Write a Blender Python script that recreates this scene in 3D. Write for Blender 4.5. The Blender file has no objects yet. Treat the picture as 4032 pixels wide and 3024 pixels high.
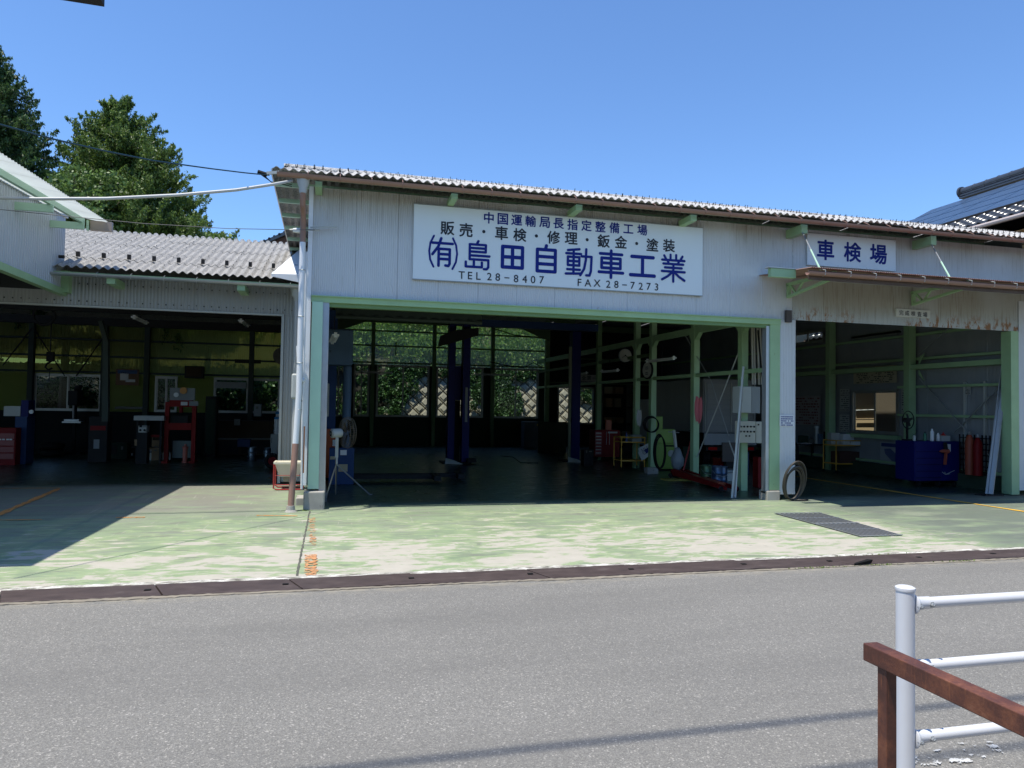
import bpy, bmesh, math, random
import numpy as np
from mathutils import Vector, Matrix
random.seed(7); rng = np.random.default_rng(7)
S = bpy.context.scene
COL = S.collection
rad = math.radians
# ------------------------------------------------------------------ camera
FPX, CX, CY = 2830., 2016., 1512.
yaw, pit, roll = rad(14.1), math.atan(88/2830), rad(.93)
CAM = Vector((0, 0, 1.6))
Fv = Vector((math.sin(yaw)*math.cos(pit), math.cos(yaw)*math.cos(pit), math.sin(pit)))
R0 = Vector((math.cos(yaw), -math.sin(yaw), 0)); U0 = R0.cross(Fv)
Uv = U0*math.cos(roll)-R0*math.sin(roll); Rv = R0*math.cos(roll)+U0*math.sin(roll)
cd = bpy.data.cameras.new('camera'); cam = bpy.data.objects.new('camera', cd); COL.objects.link(cam)
cd.sensor_width = 36; cd.lens = 36*FPX/4032; cd.clip_start = .05; cd.clip_end = 900
m = Matrix((Rv, Uv, -Fv)).transposed().to_4x4(); m.translation = CAM; cam.matrix_world = m
S.camera = cam
# ------------------------------------------------------------------ world, sun, exposure
SUN = Vector((.28, .14, -1)).normalized()
W = bpy.data.worlds.new('World'); S.world = W; W.use_nodes = True
wn = W.node_tree.nodes; bg = wn['Background']
sky = wn.new('ShaderNodeTexSky'); sky.sky_type = 'NISHITA'; sky.sun_disc = False
sky.sun_elevation = math.asin(-SUN.z); sky.sun_rotation = math.atan2(-SUN.x, -SUN.y) % (2*math.pi)
sky.air_density = 1.0; sky.dust_density = .0; sky.ozone_density = 4.0; sky.altitude = 200
tint = wn.new('ShaderNodeMix'); tint.data_type = 'RGBA'; tint.blend_type = 'MULTIPLY'; tint.inputs[0].default_value = 1; tint.inputs[7].default_value = (.76, .925, 1.10, 1)
W.node_tree.links.new(sky.outputs[0], tint.inputs[6]); W.node_tree.links.new(tint.outputs[2], bg.inputs[0]); bg.inputs[1].default_value = .15
ld = bpy.data.lights.new('sun', 'SUN'); ld.energy = 4.4; ld.angle = rad(.53); ld.color = (1, .945, .84)
lo = bpy.data.objects.new('sun', ld); COL.objects.link(lo)
lo.rotation_euler = SUN.to_track_quat('-Z', 'Y').to_euler(); lo.location = (0, 0, 30)
S.view_settings.view_transform = 'Standard'; S.view_settings.look = 'None'
S.view_settings.exposure = .4; S.view_settings.gamma = 1; S.view_settings.use_curve_mapping = False
S.cycles.use_denoising = True; S.cycles.max_bounces = 8; S.cycles.diffuse_bounces = 4
S.cycles.transparent_max_bounces = 24; S.cycles.sample_clamp_indirect = 6

# ------------------------------------------------------------------ helpers
def ray(x, y): return Fv + Rv*((x-CX)/FPX) - Uv*((y-CY)/FPX)
def onx(v, x, y): d = ray(x, y); return CAM + d*(v/d.x)
def ony(v, x, y): d = ray(x, y); return CAM + d*(v/d.y)
def onz(v, x, y): d = ray(x, y); return CAM + d*((v-1.6)/d.z)
def hz(x, y, p):  # height of the image point (x,y) above spot p's distance
    d = ray(x, y); return 1.6 + d.z*((p.x*Fv.x+p.y*Fv.y)/(d.x*Fv.x+d.y*Fv.y))

MATS = {}
def nodes(name):
    m_ = bpy.data.materials.new(name); m_.use_nodes = True; MATS[name] = m_
    nt = m_.node_tree; return m_, nt, nt.nodes['Principled BSDF']
def N(nt, t, **k):
    n = nt.nodes.new('ShaderNode'+t)
    for a, b in k.items(): setattr(n, a, b)
    return n
def lk(nt, a, b): nt.links.new(a, b)
def pos(nt, s=(1, 1, 1)):
    g = N(nt, 'NewGeometry'); mp = N(nt, 'Mapping'); mp.inputs['Scale'].default_value = s
    lk(nt, g.outputs['Position'], mp.inputs['Vector']); return mp.outputs[0]
def noise(nt, s, scale=1, det=4, rough=.55, dist=0):
    n = N(nt, 'TexNoise'); n.inputs['Scale'].default_value = scale; n.inputs['Detail'].default_value = det
    n.inputs['Roughness'].default_value = rough; n.inputs['Distortion'].default_value = dist
    lk(nt, pos(nt, s), n.inputs['Vector']); return n.outputs['Fac']
def ramp(nt, fac, stops):
    r = N(nt, 'ValToRGB'); e = r.color_ramp.elements
    while len(e) < len(stops): e.new(.5)
    for i, (p, c) in enumerate(stops):
        e[i].position = p; e[i].color = (c if isinstance(c, tuple) else (c, c, c))+((1,) if not isinstance(c, tuple) or len(c) == 3 else ())
    lk(nt, fac, r.inputs[0]); return r.outputs[0]
def mix(nt, f, a, b, mode='MIX'):
    x = N(nt, 'Mix', data_type='RGBA', blend_type=mode)
    for s_, v in ((0, f), (6, a), (7, b)):
        if isinstance(v, (int, float)): x.inputs[s_].default_value = v
        elif isinstance(v, tuple): x.inputs[s_].default_value = v+(1,)
        else: lk(nt, v, x.inputs[s_])
    return x.outputs[2]
def mth(nt, op, a, b=0.):
    x = N(nt, 'Math', operation=op, use_clamp=False)
    for i, v in enumerate((a, b)):
        if isinstance(v, (int, float)): x.inputs[i].default_value = v
        else: lk(nt, v, x.inputs[i])
    return x.outputs[0]
def mrange(nt, v, a, b, c=0., d=1.):
    x = N(nt, 'MapRange'); lk(nt, v, x.inputs[0])
    for i, q in enumerate((a, b, c, d)): x.inputs[i+1].default_value = q
    return x.outputs[0]
def xyz(nt):
    g = N(nt, 'NewGeometry'); s_ = N(nt, 'SeparateXYZ'); lk(nt, g.outputs['Position'], s_.inputs[0]); return s_.outputs
def bump(nt, b, h, st=.3, dist=.01):
    n = N(nt, 'Bump'); n.inputs['Strength'].default_value = st; n.inputs['Distance'].default_value = dist
    lk(nt, h, n.inputs['Height']); lk(nt, n.outputs[0], b.inputs['Normal'])
def M(name, col, rough=.55, metal=0., var=.15, vs=2.5, bmp=0., bs=80, dirt=None, dscale=5, dth=.6, spec=.5):
    if name in MATS: return MATS[name]
    m_, nt, b = nodes(name)
    c = mix(nt, noise(nt, (1, 1, 1), vs, 5), tuple(x*(1-var) for x in col), tuple(min(1, x*(1+var)) for x in col))
    if dirt:
        c = mix(nt, ramp(nt, noise(nt, (1, 1, .5), dscale, 6, .65), [(dth, 0.), (dth+.08, 1.)]), c, dirt)
    lk(nt, c, b.inputs['Base Color'])
    b.inputs['Roughness'].default_value = rough; b.inputs['Metallic'].default_value = metal
    b.inputs['Specular IOR Level'].default_value = spec
    if bmp: bump(nt, b, noise(nt, (1, 1, 1), bs, 3), bmp, .004)
    return m_

GREEN = M('mint_painted_steel', (.30, .46, .25), .5, var=.18, vs=3, dirt=(.16, .12, .06), dscale=9, dth=.70)
MINT = M('pale_mint_painted_steel', (.40, .60, .45), .5, var=.12, dirt=(.2, .16, .1), dscale=12, dth=.72)
DGREEN = M('interior_green_steel', (.07, .13, .05), .6, var=.2)  # green steel again, darkened for the deepest indoor shade
MIDGREEN = M('shaded_green_steel', (.14, .24, .10), .6, var=.2)  # same green steel, shade of the deeper bays mixed into its colour
BROWN = M('brown_pvc_gutter', (.28, .16, .12), .45, var=.2, vs=4)
WPIPE = M('white_pvc_pipe', (.72, .74, .76), .4, var=.06)
GPIPE = M('grey_pvc_pipe', (.42, .44, .44), .45, var=.08)
GALV = M('galvanised_steel', (.42, .44, .45), .4, .6, var=.12, vs=8)
ALU = M('aluminium_window_frame', (.32, .33, .31), .45, .5, var=.1)
CONC = M('weathered_concrete', (.36, .34, .30), .9, var=.25, vs=6, bmp=.5, bs=60, dirt=(.16, .15, .12), dscale=7, dth=.58)
WHITE = M('white_enamel', (.72, .74, .74), .4, var=.05)
CREAM = M('cream_plastic', (.66, .62, .50), .45, var=.06)
RED = M('red_machine_paint', (.22, .012, .009), .5, var=.2, spec=.15)
DRED = M('deep_red_paint', (.18, .008, .009), .5, var=.2, spec=.15)
ORANGE = M('orange_paint', (.40, .075, .018), .45, var=.2)
BLUE = M('blue_machine_paint', (.022, .052, .14), .5, var=.2, spec=.2)
NAVY = M('royal_blue_paint', (.006, .009, .105), .5, var=.12, spec=.2)
STEELBLUE = M('steel_blue_paint', (.07, .12, .19), .6, var=.2, spec=.25, dirt=(.02, .02, .02), dscale=14, dth=.62)
YEL = M('yellow_paint', (.60, .34, .04), .45, var=.15)
LIME = M('lime_green_paint', (.22, .36, .05), .45, var=.15)
BLACK = M('black_rubber', (.010, .010, .010), .75, var=.2, spec=.2)
DARK = M('dark_grease_steel', (.022, .022, .022), .65, .1, var=.3, spec=.2)
GREY = M('grey_machine_paint', (.22, .24, .24), .5, var=.12)
LGREY = M('light_grey_enamel', (.42, .44, .41), .45, var=.08)
PAPER = M('white_paper', (.66, .67, .66), .8, var=.05)
OLDPAPER = M('yellowed_paper', (.36, .32, .22), .85, var=.1)
INK = M('black_sign_ink', (.012, .013, .018), .5, var=0)
BLUEINK = M('blue_sign_ink', (.006, .018, .19), .5, var=.05, spec=.2)
SIGNW = M('white_sign_enamel', (.70, .76, .77), .35, var=.03, vs=1.2, dirt=(.5, .5, .45), dscale=4, dth=.72)
CARD = M('cardboard', (.30, .20, .11), .85, var=.15)
PINK = M('pink_cloth', (.60, .16, .18), .85, var=.2)
TIMBER = M('weathered_timber', (.10, .07, .055), .8, var=.35, vs=9)
WPAINT = M('white_painted_railing', (.66, .67, .69), .38, var=.04, vs=10, dirt=(.34, .30, .26), dscale=45, dth=.72)
STONE = M('precast_retaining_block', (.40, .36, .28), .9, var=.25, vs=4, bmp=.4, bs=30)
BEIGE = M('beige_house_render', (.72, .54, .33), .85, var=.06, bmp=.2, bs=50)
OCHRE = M('ochre_house_render', (.36, .22, .09), .85, var=.12)
TILE = M('glazed_grey_roof_tile', (.05, .055, .065), .22, var=.25, vs=6)
CABLE = M('dark_blue_cable', (.01, .04, .06), .4)
CABLEG = M('grey_cable', (.09, .09, .09), .5)
STRAP = M('hose_rubber', (.05, .042, .034), .5, var=.25, vs=15)
BARK = M('tree_bark', (.09, .065, .045), .9, var=.3)
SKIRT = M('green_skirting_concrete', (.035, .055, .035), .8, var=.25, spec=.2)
TUBE = M('fluorescent_tube_off', (.62, .64, .62), .3, var=.02)
RED2 = M('wine_red_frame', (.33, .03, .025), .4, var=.2)

def rustmat():
    m_, nt, b = nodes('rusted_brown_handrail')
    n = noise(nt, (1, 1, 1), 9, 8, .7); c = ramp(nt, n, [(.3, (.055, .022, .016)), (.5, (.10, .035, .022)), (.62, (.17, .06, .03)), (.75, (.26, .12, .07))])
    s_ = ramp(nt, noise(nt, (30, 30, 3), 3, 4), [(.6, 0.), (.72, .7)]); c = mix(nt, s_, c, (.22, .08, .035))
    lk(nt, c, b.inputs['Base Color']); b.inputs['Roughness'].default_value = .55
    bump(nt, b, noise(nt, (1, 1, 1), 120, 4), .35, .003); return m_
RUST = rustmat()
def drainmat():
    m_, nt, b = nodes('rusty_drain_cover')
    c = ramp(nt, noise(nt, (1, 2, 1), 4, 8, .65), [(.3, (.06, .043, .04)), (.6, (.10, .073, .066)), (.8, (.17, .14, .13))])
    lk(nt, c, b.inputs['Base Color']); b.inputs['Roughness'].default_value = .55; b.inputs['Metallic'].default_value = .3
    bump(nt, b, noise(nt, (1, 1, 1), 150, 3), .3, .003); return m_
DRAIN = drainmat()

def cladmat(name, base, streak, top, rust, zt0, zt1, zb, rh=.1, rt_=.58, rough=.5):
    m_, nt, b = nodes(name); X, Y, Z = xyz(nt)
    c = mix(nt, noise(nt, (1, 1, .4), 1.2, 4), tuple(v*.88 for v in base), tuple(v*1.06 for v in base))
    fine = noise(nt, (55, 55, 1.6), 1, 3, .6); big = noise(nt, (1.1, 1.1, .5), 1, 3)
    topm = mrange(nt, Z, zt0, zt1)                                   # soot and moss washed down from under the eave
    t1 = mth(nt, 'MULTIPLY', topm, mrange(nt, big, .3, .62)); c = mix(nt, mth(nt, 'MULTIPLY', t1, .75), c, top)
    st = mth(nt, 'MULTIPLY', mrange(nt, fine, .53, .66), mth(nt, 'MULTIPLY', topm, mrange(nt, big, .38, .55)))
    c = mix(nt, mth(nt, 'MINIMUM', mth(nt, 'MULTIPLY', st, .7), 1.), c, streak)
    gen = mth(nt, 'MULTIPLY', mrange(nt, noise(nt, (40, 40, 3), 1, 4), .60, .72), .22); c = mix(nt, gen, c, streak)
    bm = mth(nt, 'MULTIPLY', mth(nt, 'MULTIPLY', mrange(nt, Z, zb+rh, zb), mth(nt, 'GREATER_THAN', Z, zb-.05)), mrange(nt, noise(nt, (12, 12, 5), 1, 6, .75), rt_, rt_+.09))
    bm = mth(nt, 'MULTIPLY', bm, mrange(nt, noise(nt, (.9, .9, .1), 1, 2), .40, .52)); c = mix(nt, mth(nt, 'MINIMUM', mth(nt, 'MULTIPLY', bm, 2.), 1.), c, rust)
    lk(nt, c, b.inputs['Base Color']); b.inputs['Roughness'].default_value = rough; b.inputs['Metallic'].default_value = .15
    return m_
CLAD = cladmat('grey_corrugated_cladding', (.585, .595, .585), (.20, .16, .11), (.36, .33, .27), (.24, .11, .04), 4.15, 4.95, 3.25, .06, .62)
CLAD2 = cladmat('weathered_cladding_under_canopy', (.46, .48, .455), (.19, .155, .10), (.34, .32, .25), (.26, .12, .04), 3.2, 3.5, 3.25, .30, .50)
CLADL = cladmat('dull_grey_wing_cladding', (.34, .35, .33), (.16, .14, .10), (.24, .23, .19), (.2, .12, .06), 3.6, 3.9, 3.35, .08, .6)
CLADB = M('blue_grey_ribbed_cladding', (.42, .46, .50), .45, .1, var=.06)
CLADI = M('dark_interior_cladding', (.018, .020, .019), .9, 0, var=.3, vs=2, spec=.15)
SHEETW = M('white_flashing_sheet', (.80, .82, .84), .45, var=.04)

def slatemat(name, a, b_, lich):
    m_, nt, b = nodes(name)
    c = mix(nt, noise(nt, (1, 1, 1), 2.2, 5), a, b_)
    sp = ramp(nt, noise(nt, (1, 1, 1), 38, 4, .7), [(.42, (.35, .35, .35)), (.55, (1., 1., 1.))]); c = mix(nt, .8, c, sp, 'MULTIPLY')
    c = mix(nt, ramp(nt, noise(nt, (1, 1, 1), 6, 6, .7), [(.57, 0.), (.68, .75)]), c, lich)
    lk(nt, c, b.inputs['Base Color']); b.inputs['Roughness'].default_value = .85
    bump(nt, b, noise(nt, (1, 1, 1), 70, 4), .5, .006); return m_
SLATE = slatemat('weathered_asbestos_slate', (.31, .30, .28), (.45, .435, .41), (.23, .215, .185))
SLATE2 = slatemat('pale_corrugated_roof', (.48, .46, .43), (.62, .60, .57), (.32, .30, .26))

def floormat():
    m_, nt, b = nodes('worn_green_floor_paint'); X, Y, Z = xyz(nt)
    g = mix(nt, mrange(nt, noise(nt, (.6, 1.5, 1), 1.1, 6), .35, .65), (.185, .24, .145), (.25, .315, .19))
    g = mix(nt, mrange(nt, noise(nt, (.5, 1.8, 1), 1.9, 6), .46, .62), g, (.225, .255, .185))
    g = mix(nt, mrange(nt, noise(nt, (.9, 3.2, 1), 2.6, 5), .52, .66), g, (.185, .20, .15))
    be = mix(nt, noise(nt, (1, 1, 1), 5, 6), (.37, .345, .285), (.50, .465, .39))
    wn_ = mth(nt, 'ADD', mth(nt, 'MULTIPLY', noise(nt, (.75, 1.45, 1), 1.35, 9, .66, .6), .62), mth(nt, 'MULTIPLY', noise(nt, (.9, 2.6, 1), 4.2, 6, .6, .4), .38))
    wy = mrange(nt, Y, 11.4, 8.0, -.135, .012)
    wx = mrange(nt, X, 7.4, 8.8, 0, -.15); wl = mrange(nt, X, -.5, -4.0, 0, -.045)
    w = mth(nt, 'ADD', mth(nt, 'ADD', wn_, wy), mth(nt, 'ADD', wx, wl))
    edge = mth(nt, 'MULTIPLY', mrange(nt, w, .42, .465), mrange(nt, w, .55, .50)); g = mix(nt, mth(nt, 'MULTIPLY', edge, .5), g, (.32, .40, .20))
    c = mix(nt, mrange(nt, w, .484, .516), g, be)
    grey = mth(nt, 'MULTIPLY', mrange(nt, X, 7.4, 8.6), mrange(nt, noise(nt, (.6, 1.5, 1), 1.2, 4), .36, .5)); c = mix(nt, mth(nt, 'MULTIPLY', grey, .8), c, (.115, .135, .115))
    greyl = mth(nt, 'MULTIPLY', mth(nt, 'MULTIPLY', mrange(nt, X, -.6, -1.2), mrange(nt, Y, 10.6, 11.6)), mrange(nt, noise(nt, (.8, 1.5, 1), 1.6, 4), .33, .52))
    c = mix(nt, mth(nt, 'MULTIPLY', greyl, .85), c, (.20, .195, .165))
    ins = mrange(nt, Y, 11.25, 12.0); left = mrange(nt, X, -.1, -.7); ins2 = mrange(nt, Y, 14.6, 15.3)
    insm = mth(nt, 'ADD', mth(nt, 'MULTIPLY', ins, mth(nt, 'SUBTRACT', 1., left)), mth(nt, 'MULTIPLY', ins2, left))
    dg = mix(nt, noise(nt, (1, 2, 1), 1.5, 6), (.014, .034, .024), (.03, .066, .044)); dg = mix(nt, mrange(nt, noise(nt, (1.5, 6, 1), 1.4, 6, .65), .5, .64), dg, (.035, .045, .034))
    c = mix(nt, insm, c, dg)  # indoor floor: darker green paint, deepened further to carry the bays' shade
    sp_ = mrange(nt, noise(nt, (1.3, 1.9, 1), 3.1, 4, .6, .8), .66, .74, 0, .45); c = mix(nt, sp_, c, (.10, .095, .075))
    sc_ = mrange(nt, noise(nt, (14, 1.1, 1), 1.3, 3, .6, .3), .63, .70, 0, .3); c = mix(nt, sc_, c, (.42, .40, .34))
    lk(nt, c, b.inputs['Base Color'])
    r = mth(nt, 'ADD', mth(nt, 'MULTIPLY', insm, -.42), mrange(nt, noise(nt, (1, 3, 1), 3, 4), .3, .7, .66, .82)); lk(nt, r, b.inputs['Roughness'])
    bump(nt, b, noise(nt, (1, 1, 1), 90, 4), .25, .003)
    return m_
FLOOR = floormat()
def asphaltmat():
    m_, nt, b = nodes('grey_asphalt'); X, Y, Z = xyz(nt)
    c = mix(nt, noise(nt, (.5, 1, 1), .8, 4), (.188, .181, .164), (.222, .213, .194))
    v = N(nt, 'TexVoronoi'); v.inputs['Scale'].default_value = 190; lk(nt, pos(nt), v.inputs['Vector'])
    rr = N(nt, 'SeparateColor'); lk(nt, v.outputs['Color'], rr.inputs[0])
    c = mix(nt, 1., c, ramp(nt, rr.outputs[0], [(0., (.68, .68, .68)), (.5, (.96, .96, .96)), (.90, (1.12, 1.12, 1.10)), (.985, (1.6, 1.58, 1.52))]), 'MULTIPLY')
    v2 = N(nt, 'TexVoronoi'); v2.inputs['Scale'].default_value = 120; lk(nt, pos(nt), v2.inputs['Vector'])
    r2 = N(nt, 'SeparateColor'); lk(nt, v2.outputs['Color'], r2.inputs[0])
    c = mix(nt, .35, c, ramp(nt, r2.outputs[1], [(0., (.55, .55, .55)), (.6, (1., 1., 1.)), (1., (1.3, 1.3, 1.3))]), 'MULTIPLY')
    sp = mth(nt, 'MULTIPLY', mrange(nt, r2.outputs[2], .97, .98), .5); c = mix(nt, sp, c, (.5, .47, .42))
    c = mix(nt, mrange(nt, noise(nt, (.25, 1.6, 1), .9, 4), .42, .68, 0, .38), c, (.125, .12, .11))
    c = mix(nt, mth(nt, 'MULTIPLY', mrange(nt, Y, 6.2, 6.42), mrange(nt, noise(nt, (2, 5, 1), 3, 4), .4, .6)), c, (.30, .27, .21))
    lk(nt, c, b.inputs['Base Color']); b.inputs['Roughness'].default_value = .8
    bump(nt, b, v.outputs['Distance'], .45, .004); return m_
ASPH = asphaltmat()
def edgemat():
    m_, nt, b = nodes('crumbling_kerb_edge')
    c = ramp(nt, noise(nt, (6, 14, 1), 1, 6, .7), [(.4, (.16, .15, .12)), (.5, (.42, .40, .35)), (.6, (.70, .68, .62))])
    lk(nt, c, b.inputs['Base Color']); b.inputs['Roughness'].default_value = .9; bump(nt, b, noise(nt, (1, 1, 1), 25, 5), 1., .02); return m_
EDGE = edgemat()
def paintmat(name, col, th=.42):
    m_, nt, b = nodes(name)
    c = mix(nt, noise(nt, (1, 1, 1), 12, 5), tuple(v*.8 for v in col), col)
    lk(nt, c, b.inputs['Base Color']); b.inputs['Roughness'].default_value = .75
    a = mrange(nt, noise(nt, (1, 1.6, 1), 11, 6, .7), th, th+.03)
    t = N(nt, 'BsdfTransparent'); mx = N(nt, 'MixShader'); lk(nt, a, mx.inputs[0]); lk(nt, t.outputs[0], mx.inputs[1]); lk(nt, b.outputs[0], mx.inputs[2])
    lk(nt, mx.outputs[0], nt.nodes['Material Output'].inputs[0]); return m_
OPAINT = paintmat('worn_orange_floor_line', (.72, .30, .08), .40)
YPAINT = paintmat('yellow_floor_line', (.80, .46, .05), .22)
WMARK = paintmat('worn_white_road_marking', (.60, .60, .58), .52)
def leafmat(name, a, b_, trans=.35):
    m_, nt, b = nodes(name); g = N(nt, 'NewGeometry')
    c = ramp(nt, g.outputs['Random Per Island'], [(0., a), (.75, b_), (1., tuple(min(1, v*1.5) for v in b_))])
    c = mix(nt, mrange(nt, noise(nt, (1, 1, 1), 1.1, 3), .35, .65), mix(nt, .35, c, a), c)
    lk(nt, c, b.inputs['Base Color']); b.inputs['Roughness'].default_value = .5
    t = N(nt, 'BsdfTranslucent'); lk(nt, c, t.inputs[0]); mx = N(nt, 'MixShader'); mx.inputs[0].default_value = trans
    lk(nt, b.outputs[0], mx.inputs[1]); lk(nt, t.outputs[0], mx.inputs[2]); lk(nt, mx.outputs[0], nt.nodes['Material Output'].inputs[0]); return m_
CYP = leafmat('cypress_foliage', (.05, .095, .02), (.165, .25, .05))
CYPD = leafmat('dark_cypress_foliage', (.022, .055, .018), (.08, .15, .042))
BROAD = leafmat('broadleaf_foliage', (.05, .10, .022), (.15, .24, .06))
BUSH = leafmat('hillside_foliage', (.06, .13, .02), (.22, .36, .06))
IVY = leafmat('ivy_foliage', (.02, .055, .015), (.09, .19, .05), .25)
GRASS = leafmat('weed_foliage', (.08, .14, .02), (.2, .28, .06))
def glassmat():
    m_, nt, b = nodes('window_glass'); nt.nodes.remove(b)
    t = N(nt, 'BsdfTransparent'); t.inputs[0].default_value = (.86, .9, .88, 1); g = N(nt, 'BsdfGlossy'); g.inputs['Roughness'].default_value = .04
    f = N(nt, 'LayerWeight'); f.inputs[0].default_value = .5; mx = N(nt, 'MixShader'); lk(nt, mrange(nt, mth(nt, 'POWER', f.outputs['Facing'], 4.), 0, 1, .004, .12), mx.inputs[0]); lk(nt, t.outputs[0], mx.inputs[1]); lk(nt, g.outputs[0], mx.inputs[2])
    lk(nt, mx.outputs[0], nt.nodes['Material Output'].inputs[0]); return m_
GLASS = glassmat()
def fibermat(name, tint, tl, transp):
    m_, nt, b = nodes(name)
    c = mix(nt, noise(nt, (1, 1, 1), 1.5, 5), tuple(v*.75 for v in tint), tint)
    b.inputs['Roughness'].default_value = .5; lk(nt, c, b.inputs['Base Color'])
    t = N(nt, 'BsdfTransparent'); lk(nt, c, t.inputs[0]); tr = N(nt, 'BsdfTranslucent'); lk(nt, c, tr.inputs[0])
    m1 = N(nt, 'MixShader'); m1.inputs[0].default_value = transp; lk(nt, tr.outputs[0], m1.inputs[1]); lk(nt, t.outputs[0], m1.inputs[2])
    m2 = N(nt, 'MixShader'); m2.inputs[0].default_value = tl; lk(nt, b.outputs[0], m2.inputs[1]); lk(nt, m1.outputs[0], m2.inputs[2])
    lk(nt, m2.outputs[0], nt.nodes['Material Output'].inputs[0]); return m_
FIBER = fibermat('clear_corrugated_fibreglass', (.62, .68, .56), .88, .82)
FIBERY = fibermat('yellowed_corrugated_fibreglass', (.50, .52, .16), .8, .35)
WROOF = fibermat('milky_corrugated_roof_sheet', (.70, .74, .70), .62, .05)
def solarmat():
    m_, nt, b = nodes('solar_cells')
    b.inputs['Roughness'].default_value = .35; b.inputs['Coat Weight'].default_value = .12; b.inputs['Specular IOR Level'].default_value = .3; b.inputs['Coat Roughness'].default_value = .12
    c = mix(nt, noise(nt, (1, 1, 1), 1, 2), (.035, .065, .12), (.05, .09, .16)); lk(nt, c, b.inputs['Base Color']); return m_
SOLAR = solarmat()

def tag(o, label=None, cat=None, group=None, kind=None):
    if label: o['label'] = label
    if cat: o['category'] = cat
    if group: o['group'] = group
    if kind: o['kind'] = kind
    return o
def wloc(o):
    v = Vector((0, 0, 0))
    while o is not None: v = v + o.location; o = o.parent
    return v
def thing(name, label, cat, loc, group=None):
    o = bpy.data.objects.new(name, None); COL.objects.link(o); o.location = loc; o.empty_display_size = .1
    return tag(o, label, cat, group)
class MB:
    def __init__(s): s.v = []; s.f = []
    def quad_box(s, c8):
        n = len(s.v); s.v += [tuple(p) for p in c8]
        s.f += [tuple(n+i for i in q) for q in ((0, 3, 2, 1), (4, 5, 6, 7), (0, 1, 5, 4), (1, 2, 6, 5), (2, 3, 7, 6), (3, 0, 4, 7))]; return s
    def box(s, x0, x1, y0, y1, z0, z1):
        if x0 > x1: x0, x1 = x1, x0
        if y0 > y1: y0, y1 = y1, y0
        if z0 > z1: z0, z1 = z1, z0
        return s.quad_box([(x0, y0, z0), (x1, y0, z0), (x1, y1, z0), (x0, y1, z0), (x0, y0, z1), (x1, y0, z1), (x1, y1, z1), (x0, y1, z1)])
    def bar(s, a, b, w, h, up=(0, 0, 1)):   # rectangular bar from a to b, w sideways, h along up
        a = Vector(a); b = Vector(b); d = (b-a).normalized(); up = Vector(up)
        if abs(d.dot(up)) > .99: up = Vector((0, 1, 0))
        si = d.cross(up).normalized()*(w/2); u = si.cross(d).normalized()*(h/2)
        return s.quad_box([a-si-u, a+si-u, b+si-u, b-si-u, a-si+u, a+si+u, b+si+u, b-si+u])
    def tube(s, pts, r, n=10, cap=True):
        pts = [Vector(p) for p in pts]; rs = r if isinstance(r, (list, tuple)) else [r]*len(pts); base = len(s.v); ref = None
        for i, p in enumerate(pts):
            d = ((pts[min(i+1, len(pts)-1)]-pts[max(i-1, 0)])).normalized()
            if ref is None: ref = Vector((0, 0, 1)) if abs(d.z) < .9 else Vector((1, 0, 0))
            a = d.cross(ref).normalized(); b = a.cross(d).normalized(); ref = b if abs(b.dot(d)) < .9 else ref
            for k in range(n): t = 2*math.pi*k/n; s.v.append(tuple(p+(a*math.cos(t)+b*math.sin(t))*rs[i]))
        for i in range(len(pts)-1):
            for k in range(n): k2 = (k+1) % n; s.f.append((base+i*n+k, base+i*n+k2, base+(i+1)*n+k2, base+(i+1)*n+k))
        if cap: s.f.append(tuple(base+k for k in range(n-1, -1, -1))); s.f.append(tuple(base+(len(pts)-1)*n+k for k in range(n)))
        return s
    def lathe(s, c, prof, n=20, axis='z'):   # prof [(r,h)..]
        base = len(s.v); c = Vector(c)
        for r, h in prof:
            for k in range(n):
                t = 2*math.pi*k/n; p = (r*math.cos(t), r*math.sin(t), h)
                if axis == 'y': p = (p[0], h, p[1])
                if axis == 'x': p = (h, p[0], p[1])
                s.v.append(tuple(c+Vector(p)))
        for i in range(len(prof)-1):
            for k in range(n): k2 = (k+1) % n; s.f.append((base+i*n+k, base+i*n+k2, base+(i+1)*n+k2, base+(i+1)*n+k))
        s.f.append(tuple(base+k for k in range(n-1, -1, -1))); s.f.append(tuple(base+(len(prof)-1)*n+k for k in range(n))); return s
    def ring(s, c, R, r, axis='z', n=28, m=6, sc=(1, 1)):
        c = Vector(c); base = len(s.v)
        for i in range(n):
            t = 2*math.pi*i/n
            for j in range(m):
                q = 2*math.pi*j/m; a = (R*sc[0]+r*math.cos(q))*math.cos(t); b = (R*sc[1]+r*math.cos(q))*math.sin(t); h = r*math.sin(q)
                p = (a, b, h) if axis == 'z' else ((a, h, b) if axis == 'y' else (h, a, b)); s.v.append(tuple(c+Vector(p)))
        for i in range(n):
            for j in range(m): i2 = (i+1) % n; j2 = (j+1) % m; s.f.append((base+i*m+j, base+i2*m+j, base+i2*m+j2, base+i*m+j2))
        return s
    def prism(s, poly, d):   # poly 3d points, extruded by d
        n = len(poly); b = len(s.v); d = Vector(d); s.v += [tuple(Vector(p)) for p in poly]+[tuple(Vector(p)+d) for p in poly]
        s.f.append(tuple(b+i for i in range(n-1, -1, -1))); s.f.append(tuple(b+n+i for i in range(n)))
        for i in range(n): j = (i+1) % n; s.f.append((b+i, b+j, b+n+j, b+n+i))
        return s
    def quad(s, a, b, c, d): n = len(s.v); s.v += [tuple(a), tuple(b), tuple(c), tuple(d)]; s.f.append((n, n+1, n+2, n+3)); return s
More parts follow.
